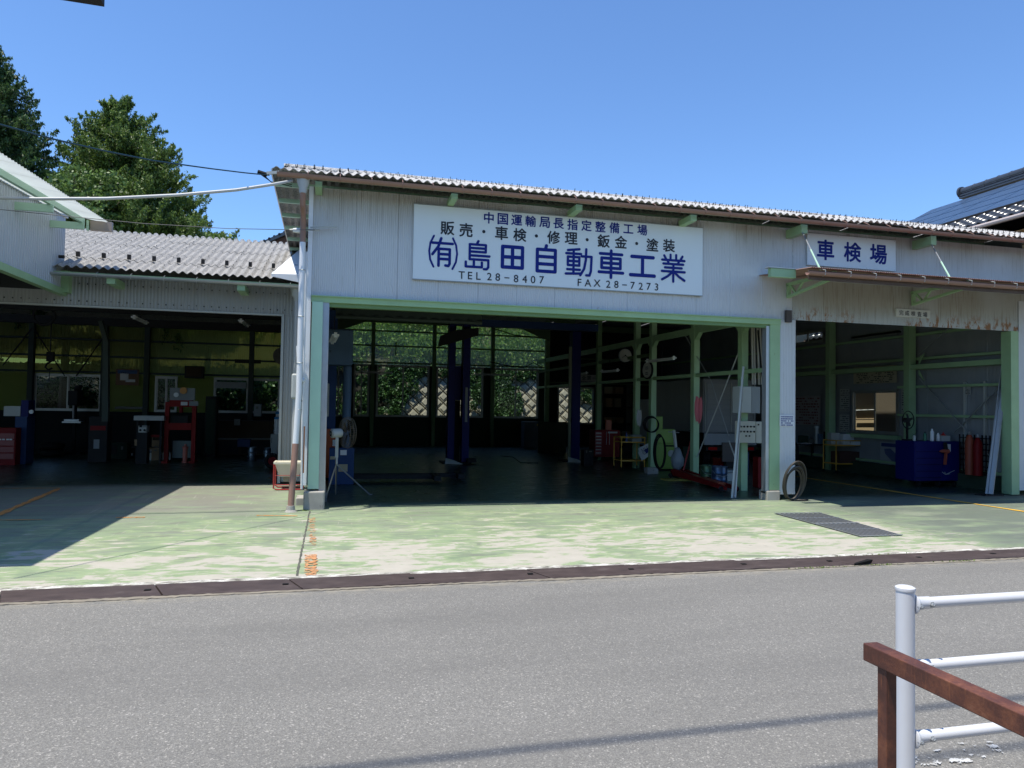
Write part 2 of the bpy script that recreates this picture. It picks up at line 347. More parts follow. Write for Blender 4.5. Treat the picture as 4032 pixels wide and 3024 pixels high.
    def corr(s, o, u, v, nn, width, length, pitch, depth, seg=6, vs=1, square=False, thick=0, ph=0.):
        o, u, v, nn = map(Vector, (o, u, v, nn)); k = max(2, int(round(width/pitch*seg)))
        for side in ((0, 1) if thick else (0,)):
            b = len(s.v)
            for j in range(vs+1):
                for i in range(k+1):
                    x = width*i/k; a = (x/pitch+ph) % 1
                    h = (depth if .25 < a < .75 else 0) if square else depth*.5*(1-math.cos(2*math.pi*a))
                    s.v.append(tuple(o+u*x+v*(length*j/vs)+nn*(h-thick*side)))
            for j in range(vs):
                for i in range(k): q = b+j*(k+1)+i; s.f.append((q, q+1, q+k+2, q+k+1) if not side else (q, q+k+1, q+k+2, q+1))
            if side:
                n2 = b-b0
                for j in (0, vs):
                    for i in range(k): q = b0+j*(k+1)+i; s.f.append((q, q+n2, q+n2+1, q+1))
            else: b0 = b
        return s
    def build(s, name, mat, parent=None, smooth=False, origin=None, **tg):
        me = bpy.data.meshes.new(name)
        if parent is not None: og = wloc(parent) if origin is None else Vector(origin)
        elif origin is not None: og = Vector(origin)
        else:
            a = np.array(s.v); og = Vector(((a[:, 0].min()+a[:, 0].max())/2, (a[:, 1].min()+a[:, 1].max())/2, a[:, 2].min()))
        me.from_pydata([(x-og.x, y-og.y, z-og.z) for x, y, z in s.v], [], s.f)
        if smooth:
            me.polygons.foreach_set('use_smooth', [True]*len(me.polygons))
            if smooth != 'all':
                try: me.set_sharp_from_angle(angle=rad(40))
                except Exception: pass
        me.materials.append(mat); o = bpy.data.objects.new(name, me); COL.objects.link(o)
        if parent is not None: o.parent = parent; o.location = og-wloc(parent)
        else: o.location = og
        tag(o, tg.get('label'), tg.get('cat'), tg.get('group'), tg.get('kind')); return o
def B(name, mat, parent, x0, x1, y0, y1, z0, z1, **k): return MB().box(x0, x1, y0, y1, z0, z1).build(name, mat, parent, **k)
def inst(src, parent, delta, name=None):
    o = src.copy(); o.name = name or src.name.split('.')[0]; COL.objects.link(o); o.parent = parent; o.location = src.location+Vector(delta); return o
def kids(o): return list(o.children)
def copy_tree(o, parent=None):
    c = o.copy(); COL.objects.link(c)
    if parent: c.parent = parent
    for ch in kids(o): copy_tree(ch, c)
    return c
def bevelled(o, w=.006, seg=2):
    md = o.modifiers.new('bevel', 'BEVEL'); md.width = w; md.segments = seg; md.limit_method = 'ANGLE'; return o

# text --------------------------------------------------------------
def glyph(ch, c, size, y, mat, bold=0., parent=None, name='letter', facing='y', depth=.004, sx=1.):
    cu = bpy.data.curves.new('t', 'FONT'); cu.body = ch; cu.size = 1; cu.offset = bold; cu.extrude = 0; cu.resolution_u = 4
    o = bpy.data.objects.new('t', cu); COL.objects.link(o)
    dg = bpy.context.evaluated_depsgraph_get(); me = bpy.data.meshes.new_from_object(o.evaluated_get(dg))
    bpy.data.objects.remove(o); v = np.array([p.co[:] for p in me.vertices])
    if len(v) == 0: return None
    return me, v
def place_text(chars, centers, size, y, mat, parent, bold=.02, adv=1., latin=False):
    """each character its own mesh, standing on the plane y, centred on the given points"""
    for ch, c in zip(chars, centers):
        r = glyph(ch, c, size, y, mat, 0)
        if r is None: continue
        me, v = r; cxx = (v[:, 0].min()+v[:, 0].max())/2; h = v[:, 1].max()-v[:, 1].min(); czz = (v[:, 1].min()+v[:, 1].max())/2
        w = v[:, 0].max()-v[:, 0].min()
        if latin: k = size/.72
        elif ch in '・−': k = size
        else: k = size/max(h, w, .8)
        og = wloc(parent); bx = MB()
        F_ = [tuple(pp.vertices) for pp in me.polygons]
        offs = [(0, 0)]+([(bold*math.cos(q*math.pi/4), bold*math.sin(q*math.pi/4)) for q in range(8)] if bold else [])
        for q, (ox, oy) in enumerate(offs):
            nb_ = len(bx.v)
            for p in v: bx.v.append((c.x+(p[0]-cxx+ox)*k*adv, y-.0002*q, c.z+(p[1]-czz+oy)*k))
            bx.f += [tuple(nb_+i for i in f_) for f_ in F_]
        bx.build('letter', mat, parent); bpy.data.meshes.remove(me)
STROKES = {
 '有': (9.5, [[(6, 82), (94, 82)], [(44, 99), (32, 70), (7, 42)], [(34, 62), (34, 3)], [(34, 62), (82, 62), (82, 12), (77, 4), (64, 5)], [(34, 44), (82, 44)], [(34, 27), (82, 27)]]),
 '島': (9, [[(52, 101), (46, 90)], [(20, 88), (20, 35)], [(20, 88), (80, 88), (80, 62)], [(20, 75), (80, 75)], [(20, 62), (80, 62)], [(20, 48), (94, 48)], [(20, 34), (90, 34), (90, 8), (84, 1), (74, 1)], [(6, 24), (6, 7), (66, 7), (66, 24)], [(36, 32), (36, 7)]]),
 '田': (14, [[(10, 92), (90, 92), (90, 8), (10, 8), (10, 92)], [(50, 92), (50, 8)], [(10, 50), (90, 50)]]),
 '自': (12.5, [[(50, 101), (46, 88)], [(12, 86), (88, 86), (88, 6), (12, 6), (12, 86)], [(12, 60), (88, 60)], [(12, 33), (88, 33)]]),
 '動': (9, [[(8, 91), (50, 97)], [(2, 80), (56, 80)], [(29, 93), (29, 8)], [(8, 68), (50, 68), (50, 38), (8, 38), (8, 68)], [(8, 53), (50, 53)], [(6, 23), (52, 23)], [(1, 7), (57, 10)], [(58, 72), (95, 72), (93, 20), (88, 5), (76, 5)], [(75, 98), (74, 60), (68, 28), (54, 4)]]),
 '車': (11, [[(8, 87), (92, 87)], [(14, 71), (86, 71), (86, 35), (14, 35), (14, 71)], [(14, 53), (86, 53)], [(4, 19), (96, 19)], [(50, 99), (50, 0)]]),
 '工': (13, [[(8, 89), (92, 89)], [(50, 89), (50, 10)], [(3, 10), (97, 10)]]),
 '業': (9, [[(39, 98), (39, 80)], [(61, 98), (61, 80)], [(14, 94), (21, 82)], [(86, 94), (79, 82)], [(6, 78), (94, 78)], [(27, 77), (32, 66)], [(73, 77), (68, 66)], [(11, 64), (89, 64)], [(17, 50), (83, 50)], [(5, 36), (95, 36)], [(50, 64), (50, -1)], [(46, 34), (28, 18), (6, 5)], [(54, 34), (72, 18), (94, 5)]]),
 '(': (8, [[(70, 112), (52, 84), (46, 50), (52, 16), (70, -12)]]),
 ')': (8, [[(30, 112), (48, 84), (54, 50), (48, 16), (30, -12)]]),
}
def stroke_glyph(ch, c, w, h, y, mat, parent, k=1.):
    sw, ss = STROKES[ch]; r = sw/200*max(w, h)*k; mb = MB()
    for i, s_ in enumerate(ss):
        yo = y-.0005*(i+1); P = [(c.x+(a-50)/100*w, c.z+(b-50)/100*h) for a, b in s_]; closed = s_[0] == s_[-1]
        for j in range(len(P)-1):
            (x0, z0), (x1, z1) = P[j], P[j+1]; an = math.atan2(z1-z0, x1-x0); pts = []
            for e in range(9): t = an+math.pi/2+math.pi*e/8; pts.append((x0+r*math.cos(t), yo-j*.00008, z0+r*math.sin(t)))
            for e in range(9): t = an-math.pi/2+math.pi*e/8; pts.append((x1+r*math.cos(t), yo-j*.00008, z1+r*math.sin(t)))
            n = len(mb.v); mb.v += pts; mb.f.append(tuple(range(n, n+len(pts))))
    return mb.build('letter', mat, parent)
def print_lines(parent, p0, p1, p2, rows, mat, name='print', seed=0, fill=.75, cols=14, off=Vector((0, -.003, 0))):
    """small illegible print: rows of short bars on the panel p0 (top left), p1 (top right), p2 (bottom left)"""
    rr = random.Random(seed); mb = MB(); u = p1-p0; v = p2-p0
    for r in range(rows):
        a = (r+.7)/(rows+.6); x = .08
        while x < .9:
            l = rr.uniform(.02, .09)
            if rr.random() < fill: q = p0+u*x+v*a+off; mb.quad(q, q+u*l, q+u*l+v*(.45/rows), q+v*(.45/rows))
            x += l+.02
    return mb.build(name, mat, parent, kind='stuff')

# ================================================================== ground
MB().quad((-400, -300, -.03), (400, -300, -.03), (400, 500, -.03), (-400, 500, -.03)).build('ground', M('dry_earth', (.16, .13, .09), .95, var=.3, vs=.5), origin=(0, 0, 0), kind='structure')
def grid(name, mat, x0, x1, y0, y1, z, **k):
    return MB().quad((x0, y0, z), (x1, y0, z), (x1, y1, z), (x0, y1, z)).build(name, mat, origin=(0, 0, 0), **k)
grid('road', ASPH, -60, 60, -14, 6.40, 0, kind='structure')
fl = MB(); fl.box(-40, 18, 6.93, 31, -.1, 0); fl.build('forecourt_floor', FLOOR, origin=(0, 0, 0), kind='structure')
# crumbling mortar strips either side of the drain covers
def ragged(y0, y1, z, amp, x0=-40, x1=18, step=.035):
    mb = MB(); xs = np.arange(x0 if x0 > -9 else -9, x1, step); a = None
    for x in xs:
        e = amp*(.6*math.sin(x*2.3+z*900)*math.sin(x*.7)+random.uniform(-.35, .35)); zz = z+random.uniform(-.002, .003); cur = ((x, y0+e, zz), (x, y1, zz), (x, y0+e, -.06))
        if a: mb.quad(a[0], cur[0], cur[1], a[1]); mb.quad(a[2], cur[2], cur[0], a[0])
        a = cur
    return mb
ragged(6.83, 6.935, .008, .02).build('kerb_strip', EDGE, origin=(0, 0, 0), kind='structure')
ragged(6.385, 6.44, .006, .03).build('mortar_strip', M('dull_mortar', (.23, .20, .155), .9, var=.5, vs=9, bmp=1., bs=30), origin=(0, 0, 0), kind='structure')
# drain cover plates
dr = thing('road_drain', 'rusty brown steel drain covers lying end to end between road and green forecourt', 'drain', (0, 6.62, 0))
seams = [-4.9, -3.72, -2.54, -1.371, -.268, .828, 1.952, 2.983, 4.226, 5.248, 6.388, 7.4, 8.55, 9.65]
for i in range(len(seams)-1):
    x0, x1 = seams[i]+.006, seams[i+1]-.006; mb = MB(); tl = random.uniform(-.006, .008); sk = .07
    c8 = [(x0+sk, 6.445, -.03), (x1+sk, 6.445, -.03), (x1-sk, 6.82, -.03), (x0-sk, 6.82, -.03), (x0+sk, 6.445, .012), (x1+sk, 6.445, .012+tl), (x1-sk, 6.82, .016+tl), (x0-sk, 6.82, .014)]
    mb.quad_box(c8); pl = bevelled(mb.build('cover_plate', DRAIN, dr), .004)
    MB().box(x1-.10, x1-.05, 6.60, 6.64, .015+max(tl, 0), .019+max(tl, 0)).build('lifting_slot', BLACK, pl)
MB().quad_box([(5.30, 6.42, .02), (5.52, 6.42, .02), (5.50, 6.48, .02), (5.36, 6.47, .02), (5.33, 6.41, .026), (5.53, 6.41, .06), (5.51, 6.47, .055), (5.37, 6.465, .026)]).build('rubber_scrap', BLACK, None, label='curled scrap of black rubber lying on the drain covers', cat='scrap')
MB().box(-60, 60, 6.43, 6.84, -.25, -.06).build('drain_channel', BLACK, origin=(0, 0, 0), kind='structure')
# weeds in the gutter joint
def leaves(mb, pts, size, up=.3, flat=False, elong=1.5):
    n = len(pts); P = np.asarray(pts)
    d = rng.normal(size=(n, 3)); d[:, 2] += up; d /= np.linalg.norm(d, axis=1)[:, None]
    e = rng.normal(size=(n, 3)); e -= (e*d).sum(1)[:, None]*d; e /= np.linalg.norm(e, axis=1)[:, None]
    s_ = size*rng.uniform(.6, 1.35, n)[:, None]; L = d*s_*elong; Wd = e*s_*.5
    v = np.stack([P-L*.5, P-L*.05+Wd, P+L*.5, P-L*.05-Wd], 1).reshape(-1, 3)
    mb.append((v, n))
def build_leaves(name, chunks, mat, parent=None, origin=(0, 0, 0), **k):
    v = np.concatenate([c[0] for c in chunks]); n = len(v)//4; og = wloc(parent) if parent is not None else Vector(origin); v = v-np.array(og)
    me = bpy.data.meshes.new(name); me.vertices.add(len(v)); me.vertices.foreach_set('co', v.astype(np.float32).ravel())
    me.loops.add(4*n); me.loops.foreach_set('vertex_index', np.arange(4*n, dtype=np.int32)); me.polygons.add(n)
    me.polygons.foreach_set('loop_start', np.arange(0, 4*n, 4, dtype=np.int32)); me.polygons.foreach_set('loop_total', np.full(n, 4, np.int32))
    me.update(calc_edges=True); me.materials.append(mat); o = bpy.data.objects.new(name, me); COL.objects.link(o)
    if parent is not None: o.parent = parent
    else: o.location = og
    return tag(o, k.get('label'), k.get('cat'), k.get('group'), k.get('kind'))
ch = []
for c_, yy, w_ in ((4.9, 6.40, .4), (5.6, 6.40, .3), (6.6, 6.40, .25), (5.8, 6.85, .6), (-.35, 11.15, .08)):
    k = 60; leaves(ch, np.stack([rng.normal(c_, w_*.5, k), rng.normal(yy, .010, k), rng.uniform(0, .012, k)], 1), .014, .7)
build_leaves('weeds', ch, GRASS, label='small green weeds growing along the drain joint', cat='weeds', kind='stuff')
# floor joints and scratches
jt = M('floor_joint', (.10, .10, .08), .9, var=.3)
def wobble(a, b, w, n=40, amp=.006):
    mb = MB(); a = Vector(a); b = Vector(b); d = (b-a); s_ = Vector((-d.y, d.x, 0)).normalized(); pr = None
    for i in range(n+1):
        p = a+d*i/n+s_*random.uniform(-amp, amp); ww = w*random.uniform(.5, 1.2)/2; cur = (p-s_*ww, p+s_*ww)
        if pr: mb.quad(pr[0], cur[0], cur[1], pr[1])
        pr = cur
    return mb
wobble((-.27, 6.95, .004), (-.27, 11.1, .004),   .024, 60, .005).build('floor_joint', jt, origin=(0, 0, 0), kind='structure')
wobble((-7, 11.15, .004), (-.6, 11.25, .004), .012, 60, .004).build('floor_joint', jt, origin=(0, 0, 0), kind='structure')
wobble((8.3, 10.95, .004), (13, 11.3, .004), .012, 60, .003).build('floor_joint', jt, origin=(0, 0, 0), kind='structure')
wobble((8.2, 11.2, .004), (7.6, 6.95, .004), .010, 40, .004).build('floor_joint', M('pale_floor_joint', (.38, .38, .30), .9), origin=(0, 0, 0), kind='structure')
# painted lines
def line(pts, w, mat, name, label=None):
    return wobble((*pts[0], .008), (*pts[1], .008), w, 24, w*.06).build(name, mat, origin=(0, 0, 0), kind='structure')
def oz(x, y): p = onz(0, x, y); return (p.x, p.y)
line((oz(3128, 1876), oz(4200, 2041)), .10, YPAINT, 'floor_line')
line((oz(-120, 1925), oz(235, 1923)), .07, OPAINT, 'floor_line'); line((oz(232, 1925), oz(-80, 2060)), .11, OPAINT, 'floor_line')
line((oz(-60, 2050), oz(165, 2048)), .05, OPAINT, 'floor_line'); line((oz(455, 2040), oz(570, 2038)), .05, OPAINT, 'floor_line')
line((oz(1010, 2031), oz(1170, 2033)), .045, OPAINT, 'floor_line')
line((oz(1228, 2035), oz(1232, 2150)), .09, paintmat('flaking_orange_mark', (.62, .30, .13), .53), 'floor_line')
line((oz(1226, 2185), oz(1222, 2270)), .12, paintmat('flaking_orange_patch', (.62, .30, .13), .47), 'floor_line')
for a, b_, w in (((3600, 2990), (3700, 3020), .10), ((3705, 2955), (3800, 3010), .10), ((3790, 2930), (3860, 2990), .09), ((3895, 2925), (3935, 2970), .05)):
    line((oz(*a), oz(*b_)), w, WMARK, 'road_marking')
# steel floor grating
gt = thing('floor_grating', 'long dark steel drain grating set in the forecourt before the brick coil of hose', 'grating', (7.1, 8.85, 0))
gt['label'] = 'long dark steel grating let into the green forecourt floor'
ga, gb, gc, gd = (Vector((6.70, 9.86, 0)), Vector((7.50, 9.80, 0)), Vector((7.25, 7.88, 0)), Vector((6.60, 7.88, 0)))
MB().quad(*[p+Vector((0, 0, .003)) for p in (gd, gc, gb, ga)]).build('pit', M('grating_pit_shade', (.006, .006, .008), .8), gt)  # flat near-black sheet painted as the shade beneath the bars
for i in range(10):
    t = (i+.5)/10; a = ga.lerp(gb, t); b_ = gd.lerp(gc, t)
    for q0, q1 in ((0.0, .495), (.505, 1.)):
        MB().bar(a.lerp(b_, q0)+Vector((0, 0, .010)), a.lerp(b_, q1)+Vector((0, 0, .010)), .018, .012).build('bar', GALV, gt)
for t in (0, .25, .49, .51, .75, 1):
    MB().bar(ga.lerp(gd, t)+Vector((0, 0, .014)), gb.lerp(gc, t)+Vector((0, 0, .014)), .012 if t not in (0, .49, .51, 1) else .03, .006).build('cross_bar', GALV, gt)

# ================================================================== main workshop building
FY = 11.40
ws = thing('workshop_building', 'main grey corrugated workshop with two open bays, mint steel frame and white sign', 'workshop', (4, FY, 0))
def clad_wall(parent, x0, x1, z0, z1, y, mat, w=.65, pitch=.0318, depth=.009, name='wall_sheet', seg=4, square=False):
    x = x0; i = 0
    while x < x1-.02:
        ww = min(w, x1-x); yo = y-.002*(i % 2)-random.uniform(0, .0008)
        MB().corr((x, yo, z0), (1, 0, 0), (0, 0, 1), (0, -1, 0), ww, z1-z0+random.uniform(-.004, .004), pitch, depth, seg, 1, square).build(name, mat, parent, smooth='all'); x += ww; i += 1
clad_wall(ws, -.335, 8.10, 3.25, 4.93, FY, CLAD)
clad_wall(ws, 8.105, 14.6, 4.0, 4.93, FY, CLAD)
JX = ony(FY, 3978, 1500).x
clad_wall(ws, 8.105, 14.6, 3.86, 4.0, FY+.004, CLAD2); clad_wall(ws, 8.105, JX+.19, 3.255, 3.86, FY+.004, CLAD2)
clad_wall(ws, 7.835, 8.155, .10, 3.25, FY-.02, CLAD, .32)
clad_wall(ws, JX+.2, 14.6, .10, 3.86, FY-.01, CLAD)
MB().box(8.105, 14.6, FY-.012, FY+.02, 3.995, 4.01).build('flashing', GALV, ws)
# return of the column cladding into the lane
MB().corr((8.16, FY-.02, .1), (0, 1, 0), (0, 0, 1), (1, 0, 0), .3, 3.15, .0318, .008, 4).build('wall_sheet', CLAD, ws, smooth='all')
# frame of the big opening
B('lintel_beam', GREEN, ws, -.33, 7.83, FY-.045, FY+.12, 3.15, 3.235)
B('lintel_flange', GREEN, ws, -.33, 7.83, FY-.075, FY+.10, 3.235, 3.249)
B('door_track', MIDGREEN, ws, -.1, 7.7, FY+.0, FY+.10, 3.09, 3.15)
B('corner_post', MINT, ws, -.315, -.155, FY-.06, FY+.14, .30, 3.15)
B('post_trim', GALV, ws, -.155, -.06, FY-.03, FY+.12, .25, 3.15)
B('jamb_post', GREEN, ws, 7.63, 7.83, FY-.03, FY+.16, .18, 3.15)
B('jamb_trim', GALV, ws, 7.56, 7.63, FY-.01, FY+.12, .12, 3.12)
for x0, x1, y0, y1, h in ((-.37, -.06, FY-.16, FY+.2, .27), (7.56, 7.83, FY-.06, FY+.2, .17), (-.5, -.3, FY+.35, FY+.7, .12)):
    bevelled(B('footing_block', CONC, ws, x0, x1, y0, y1, -.02, h), .02)
B('jamb_post', GREEN, ws, JX, JX+.19, FY-.02, FY+.2, .02, 3.255)
B('corner_trim', SHEETW, ws, -.40, -.335, FY-.02, FY+.10, .35, 4.93)
MB().corr((-.345, FY+.10, .3), (0, 1, 0), (0, 0, 1), (-1, 0, 0), 3.35, 4.62, .0318, .008, 3).build('side_wall_sheet', CLAD, ws, smooth='all')
MB().quad_box([(-.40, 14.2, 3.85), (-1.15, 14.2, 3.98), (-.55, 18.1, 5.55), (-.36, 18.1, 5.55), (-.40, 14.2, 4.05), (-1.15, 14.2, 4.03), (-.55, 18.1, 5.6), (-.36, 18.1, 5.6)]).build('flashing_sheet', SHEETW, ws)
# roof: short front pitch then long flat back pitch, corrugated sheets lapped
EY, EZ, RY, RZ, BY, BZ = 10.83, 4.97, 12.0, 5.37, 28.6, 4.85
sl = Vector((0, RY-EY, RZ-EZ)); sll = sl.length; sln = sl.normalized(); snn = Vector((0, -sln.z, sln.y))
bl = Vector((0, BY-RY, BZ-RZ)); bll = bl.length; bln = bl.normalized(); bnn = Vector((0, -bln.z, bln.y))
x = -.80; i = 0
while x < 14.3:
    w = .91; dz = .012*(i % 2)+random.uniform(0, .012); dy = random.uniform(-.02, .02)
    MB().corr((x, EY+dy, EZ+dz), (1, 0, 0), sln, snn, w+.02, sll, .13, .038, 8, 1, thick=.007).build('roof_sheet', SLATE2, ws, smooth=True)
    MB().corr((x-(.2 if i == 0 else 0), RY, RZ-.02+dz), (1, 0, 0), bln, bnn, w+(.22 if i == 0 else .02), bll, .13, .038, 6, 1, thick=.007).build('roof_sheet', SLATE, ws, smooth=True)
    x += w; i += 1
MB().tube([(-.82, RY, RZ+.02), (14.3, RY, RZ+.02)], .055, 8).build('ridge_cap', SLATE2, ws, smooth=True)
bo = MB()
for j, t in enumerate((.12, .42, .72, .97)):
    for k in range(0, 115):
        if random.random() < (.9 if j in (1, 3) else .6):
            p = Vector((-.73+k*.13, EY, EZ))+sln*(sll*t)+snn*.04; l = random.uniform(.03, .07); bo.bar(p, p+snn*l+Vector((random.uniform(-.008, .008), 0, 0)), .008, .008)
            bo.box(p.x-.016, p.x+.016, p.y-.016, p.y+.016, p.z-.004, p.z+.004)
bo.build('roof_bolts', DARK, ws, kind='stuff')
# purlins under the verge and along the eave
for k in range(7):
    y = 12.5+k*.90; z = RZ-.075+(y-RY)*(BZ-RZ)/(BY-RY)
    B('purlin', MINT if k < 6 else GREEN, ws, -.99, 14.0, y-.03, y+.03, z-.07, z)
MB().bar((-1.01, 12.0, 5.31), (-1.01, 18.6, 5.11), .02, .07).build('barge_board', GALV, ws)
B('eave_purlin', GREEN, ws, -.55, 14.2, EY+.09, EY+.13, EZ-.065, EZ-.01)
for px in (455, 1980, 3540, 4700, 6200, 7800, 9400):
    pass
for px, w_, h_ in ((1250, .10, .08), (1787, .10, .08), (2278, .11, .09), (2729, .11, .10), (3165, .12, .15), (3673, .12, .16)):
    xx = ony(10.95, px, 900).x; B('roof_bracket', GREEN, ws, xx-w_/2, xx+w_/2, 10.93, FY-.02, EZ-.09-h_, EZ-.09)
# gutter with hangers
gut = MB(); n = 8
pr = []
for k in range(n+1): t = math.pi+math.pi*k/n; pr.append((10.76+.06*math.cos(t), 4.905+.055*math.sin(t)))
pr2 = [(a, b_) for a, b_ in pr]
poly = pr2+[(10.76+.054*math.cos(math.pi*2-math.pi*k/n), 4.905+.049*math.sin(math.pi*2-math.pi*k/n)) for k in range(n+1)]
gut.prism([(-.83, a, b_) for a, b_ in poly], (15.1, 0, 0)); gut.build('gutter', BROWN, ws, smooth=True)
for k in range(33):
    xx = -.4+k*.455; MB().tube([(xx, 10.83, 4.985), (xx, 10.70, 4.91), (xx, 10.71, 4.865), (xx, 10.76, 4.842), (xx, 10.82, 4.87)], .006, 5).build('gutter_hanger', BROWN, ws)
hop = MB().lathe((-.47, 10.84, 4.66), [(.05, 0), (.06, .08), (.085, .14), (.10, .26)], 10).build('rain_hopper', GPIPE, ws, smooth=True)
MB().tube([(-.47, 10.84, 4.68), (-.47, 10.88, 4.5), (-.47, 11.12, 4.45), (-.47, 11.22, 4.3), (-.47, 11.22, 4.02)], .043, 10).build('downpipe_upper', BROWN, ws, smooth=True)
MB().tube([(-.47, 11.22, 4.02), (-.47, 11.22, 1.75), (-.50, 11.2, .98)], .044, 12).build('downpipe', WPIPE, ws, smooth=True)
MB().tube([(-.50, 11.2, .99), (-.53, 11.12, .30), (-.54, 11.08, .01)], .047, 12).build('downpipe_lower', BROWN, ws, smooth=True)
MB().lathe((-.54, 11.08, 0), [(.09, 0), (.065, .03), (.058, .09)], 12).build('downpipe_base', CONC, ws)
for z in (3.6, 2.9, 2.2, 1.5): MB().ring((-.47, 11.22, z), .046, .006, 'z', 14, 5).build('pipe_clip', GALV, ws)
MB().tube([(-.415, 11.32, 3.9), (-.415, 11.32, 1.4), (-.40, 11.33, .3)], .018, 8).build('conduit', WPIPE, ws, smooth=True)
MB().tube([(-.38, 11.25, 1.25), (-.38, 11.25, .55)], .012, 6).build('copper_pipe', M('copper_pipe', (.4, .16, .08), .4, .6), ws)
# electric service head and meter box beside the downpipe
mt = thing('electric_meter', 'white cable conduit elbow with grey meter box beside the downpipe', 'meter', (-.62, 11.3, 2.2))
mx_ = ony(11.3, 1172, 1500).x
MB().tube([(mx_-.01, 11.3, 2.46), (mx_+.01, 11.3, 2.2), (mx_+.02, 11.3, 2.12)], [.026, .03, .042], 10).build('conduit_elbow', WPIPE, mt, smooth=True)
MB().tube([(mx_+.02, 11.3, 2.13), (mx_+.02, 11.3, 1.97), (mx_+.10, 11.28, 1.93)], .04, 10).build('conduit_socket', WPIPE, mt, smooth=True)
bevelled(B('meter_box', LGREY, mt, mx_-.09, mx_+.03, 11.27, 11.38, 1.66, 2.04), .03, 4)
MB().tube([(mx_+.02, 11.24, 1.93), (mx_+.02, 11.24, 1.75), (mx_+.07, 11.24, 1.62)], .012, 8).build('cable_tail', BLACK, mt)
MB().tube([(mx_-.03, 11.32, 1.66), (mx_-.03, 11.32, 1.56)], .03, 8).build('outlet', GPIPE, mt)
# anchor arm for the overhead wires and antenna-like bracket on the facade
br = thing('cable_bracket', 'thin metal cable arm with insulator sticking out of the cladding', 'bracket', (-.3, FY-.1, 4.1))
a = ony(11.28, 1222, 896); b_ = ony(11.28, 1328, 892); MB().bar(a, b_, .02, .025).build('arm', LGREY, br)
MB().tube([ony(11.25, 1140, 905), ony(11.25, 1260, 905)], .012, 6).build('insulator_rod', GALV, br); MB().lathe(ony(11.25, 1175, 908), [(.03, -.08), (.04, -.03), (.04, .03), (.02, .08)], 8, 'x').build('insulator', WHITE, br)
# small dark wall lamp box on the column cladding
B('wall_box', M('brown_box', (.06, .05, .045), .6), None, *(lambda p, q: (p.x, q.x, FY-.09, FY-.03, q.z, p.z))(ony(FY-.05, 3093, 1222), ony(FY-.05, 3113, 1270)), label='small dark brown box fixed high on the cladding between the bays', cat='box')

# canopy over the inspection lane
cp = thing('lane_canopy', 'brown edged corrugated canopy on green brackets over the inspection bay', 'canopy', (10.5, 10.6, 3.8))
for i in range(10):
    x0 = 7.40+i*.66; MB().corr((x0, 9.93, 3.90), (1, 0, 0), Vector((0, 1.47, .12)).normalized(), (0, 0, 1), .67, 1.47, .042, .014, 5, 1, thick=.001).build('roof_sheet', M('rusty_canopy_sheet', (.24, .14, .11), .5, .2, var=.4, vs=4), cp, smooth='all')
MB().prism([(7.33, a-.83, b_-1.08) for a, b_ in poly], (6.8, 0, 0)).build('gutter', BROWN, cp, smooth=True)
B('fascia_board', TIMBER, cp, 7.40, 14.0, 9.99, 10.02, 3.72, 3.87)
B('canopy_beam', GREEN, cp, 6.95, 7.42, 10.35, 10.43, 3.80, 3.94)
B('edge_flashing', GALV, cp, 6.9, 7.42, 10.33, 10.46, 3.945, 3.955)
for k in range(14):
    xx = 7.62+k*.48; MB().tube([(xx, 9.99, 3.90), (xx, 9.87, 3.86), (xx, 9.88, 3.79), (xx, 9.94, 3.77)], .006, 5).build('gutter_hanger', LGREY, cp)
for xx in (ony(11.36, 3103, 1145).x, ony(11.36, 3594, 1183).x):
    q = thing  # triangular bracket truss
    mb = MB(); mb.bar((xx, 10.1, 3.885), (xx, 11.38, 3.885), .06, .05); mb.bar((xx, 10.15, 3.80), (xx, 11.36, 3.66), .055, .04)
    mb.bar((xx, 11.34, 3.64), (xx, 11.34, 3.88), .06, .05); mb.bar((xx, 11.30, 3.87), (xx, 11.12, 3.69), .035, .03); mb.bar((xx, 10.94, 3.87), (xx, 11.10, 3.69), .035, .03)
    mb.build('bracket', GREEN, cp)
for (a0, a1), (b0, b1) in (((3155, 905), (3230, 1062)), ((3664, 955), (3748, 1107))):
    p = ony(11.0, a0, a1); q_ = ony(10.08, b0, b1); mid = p.lerp(q_, .52)
    MB().tube([p, mid], .012, 6).build('tie_rod', GALV, cp); MB().tube([mid, q_], .015, 6).build('tie_rod', MINT, cp)

# ------------------------------------------------------------------ signs
def sign_panel(name, label, tl, tr, brr, bll_, y, mat, th=.03, cat='sign'):
    p = [ony(y, *q) for q in (tl, tr, brr, bll_)]; c = sum(p, Vector())/4
    x0 = (p[0].x+p[3].x)/2; x1 = (p[1].x+p[2].x)/2; z1 = (p[0].z+p[1].z)/2; z0 = (p[2].z+p[3].z)/2
    t = thing(name, label, cat, (c.x, y, z0)); bevelled(B('panel', mat, t, x0, x1, y, y+th, z0, z1), .004)
    return t, x0, x1, z0, z1
SY = FY-.05
t, x0, x1, z0, z1 = sign_panel('shop_sign', 'huge white board with blue company name and telephone numbers over the main bay', (1632, 804), (2767, 897), (2766, 1163), (1624, 1098), SY, SIGNW)
for a in ((x0-.006, x1+.006, z1, z1+.012), (x0-.006, x1+.006, z0-.012, z0)): B('frame_edge', ALU, t, a[0], a[1], SY-.004, SY+.03, a[2], a[3])
TY = SY-.004
xs = np.linspace(1925, 2529, 12); ys = np.linspace(858, 906, 12)
place_text('中国運輸局長指定整備工場', [ony(TY, a, b_) for a, b_ in zip(xs, ys)], .178, TY, BLUEINK, t, .02)
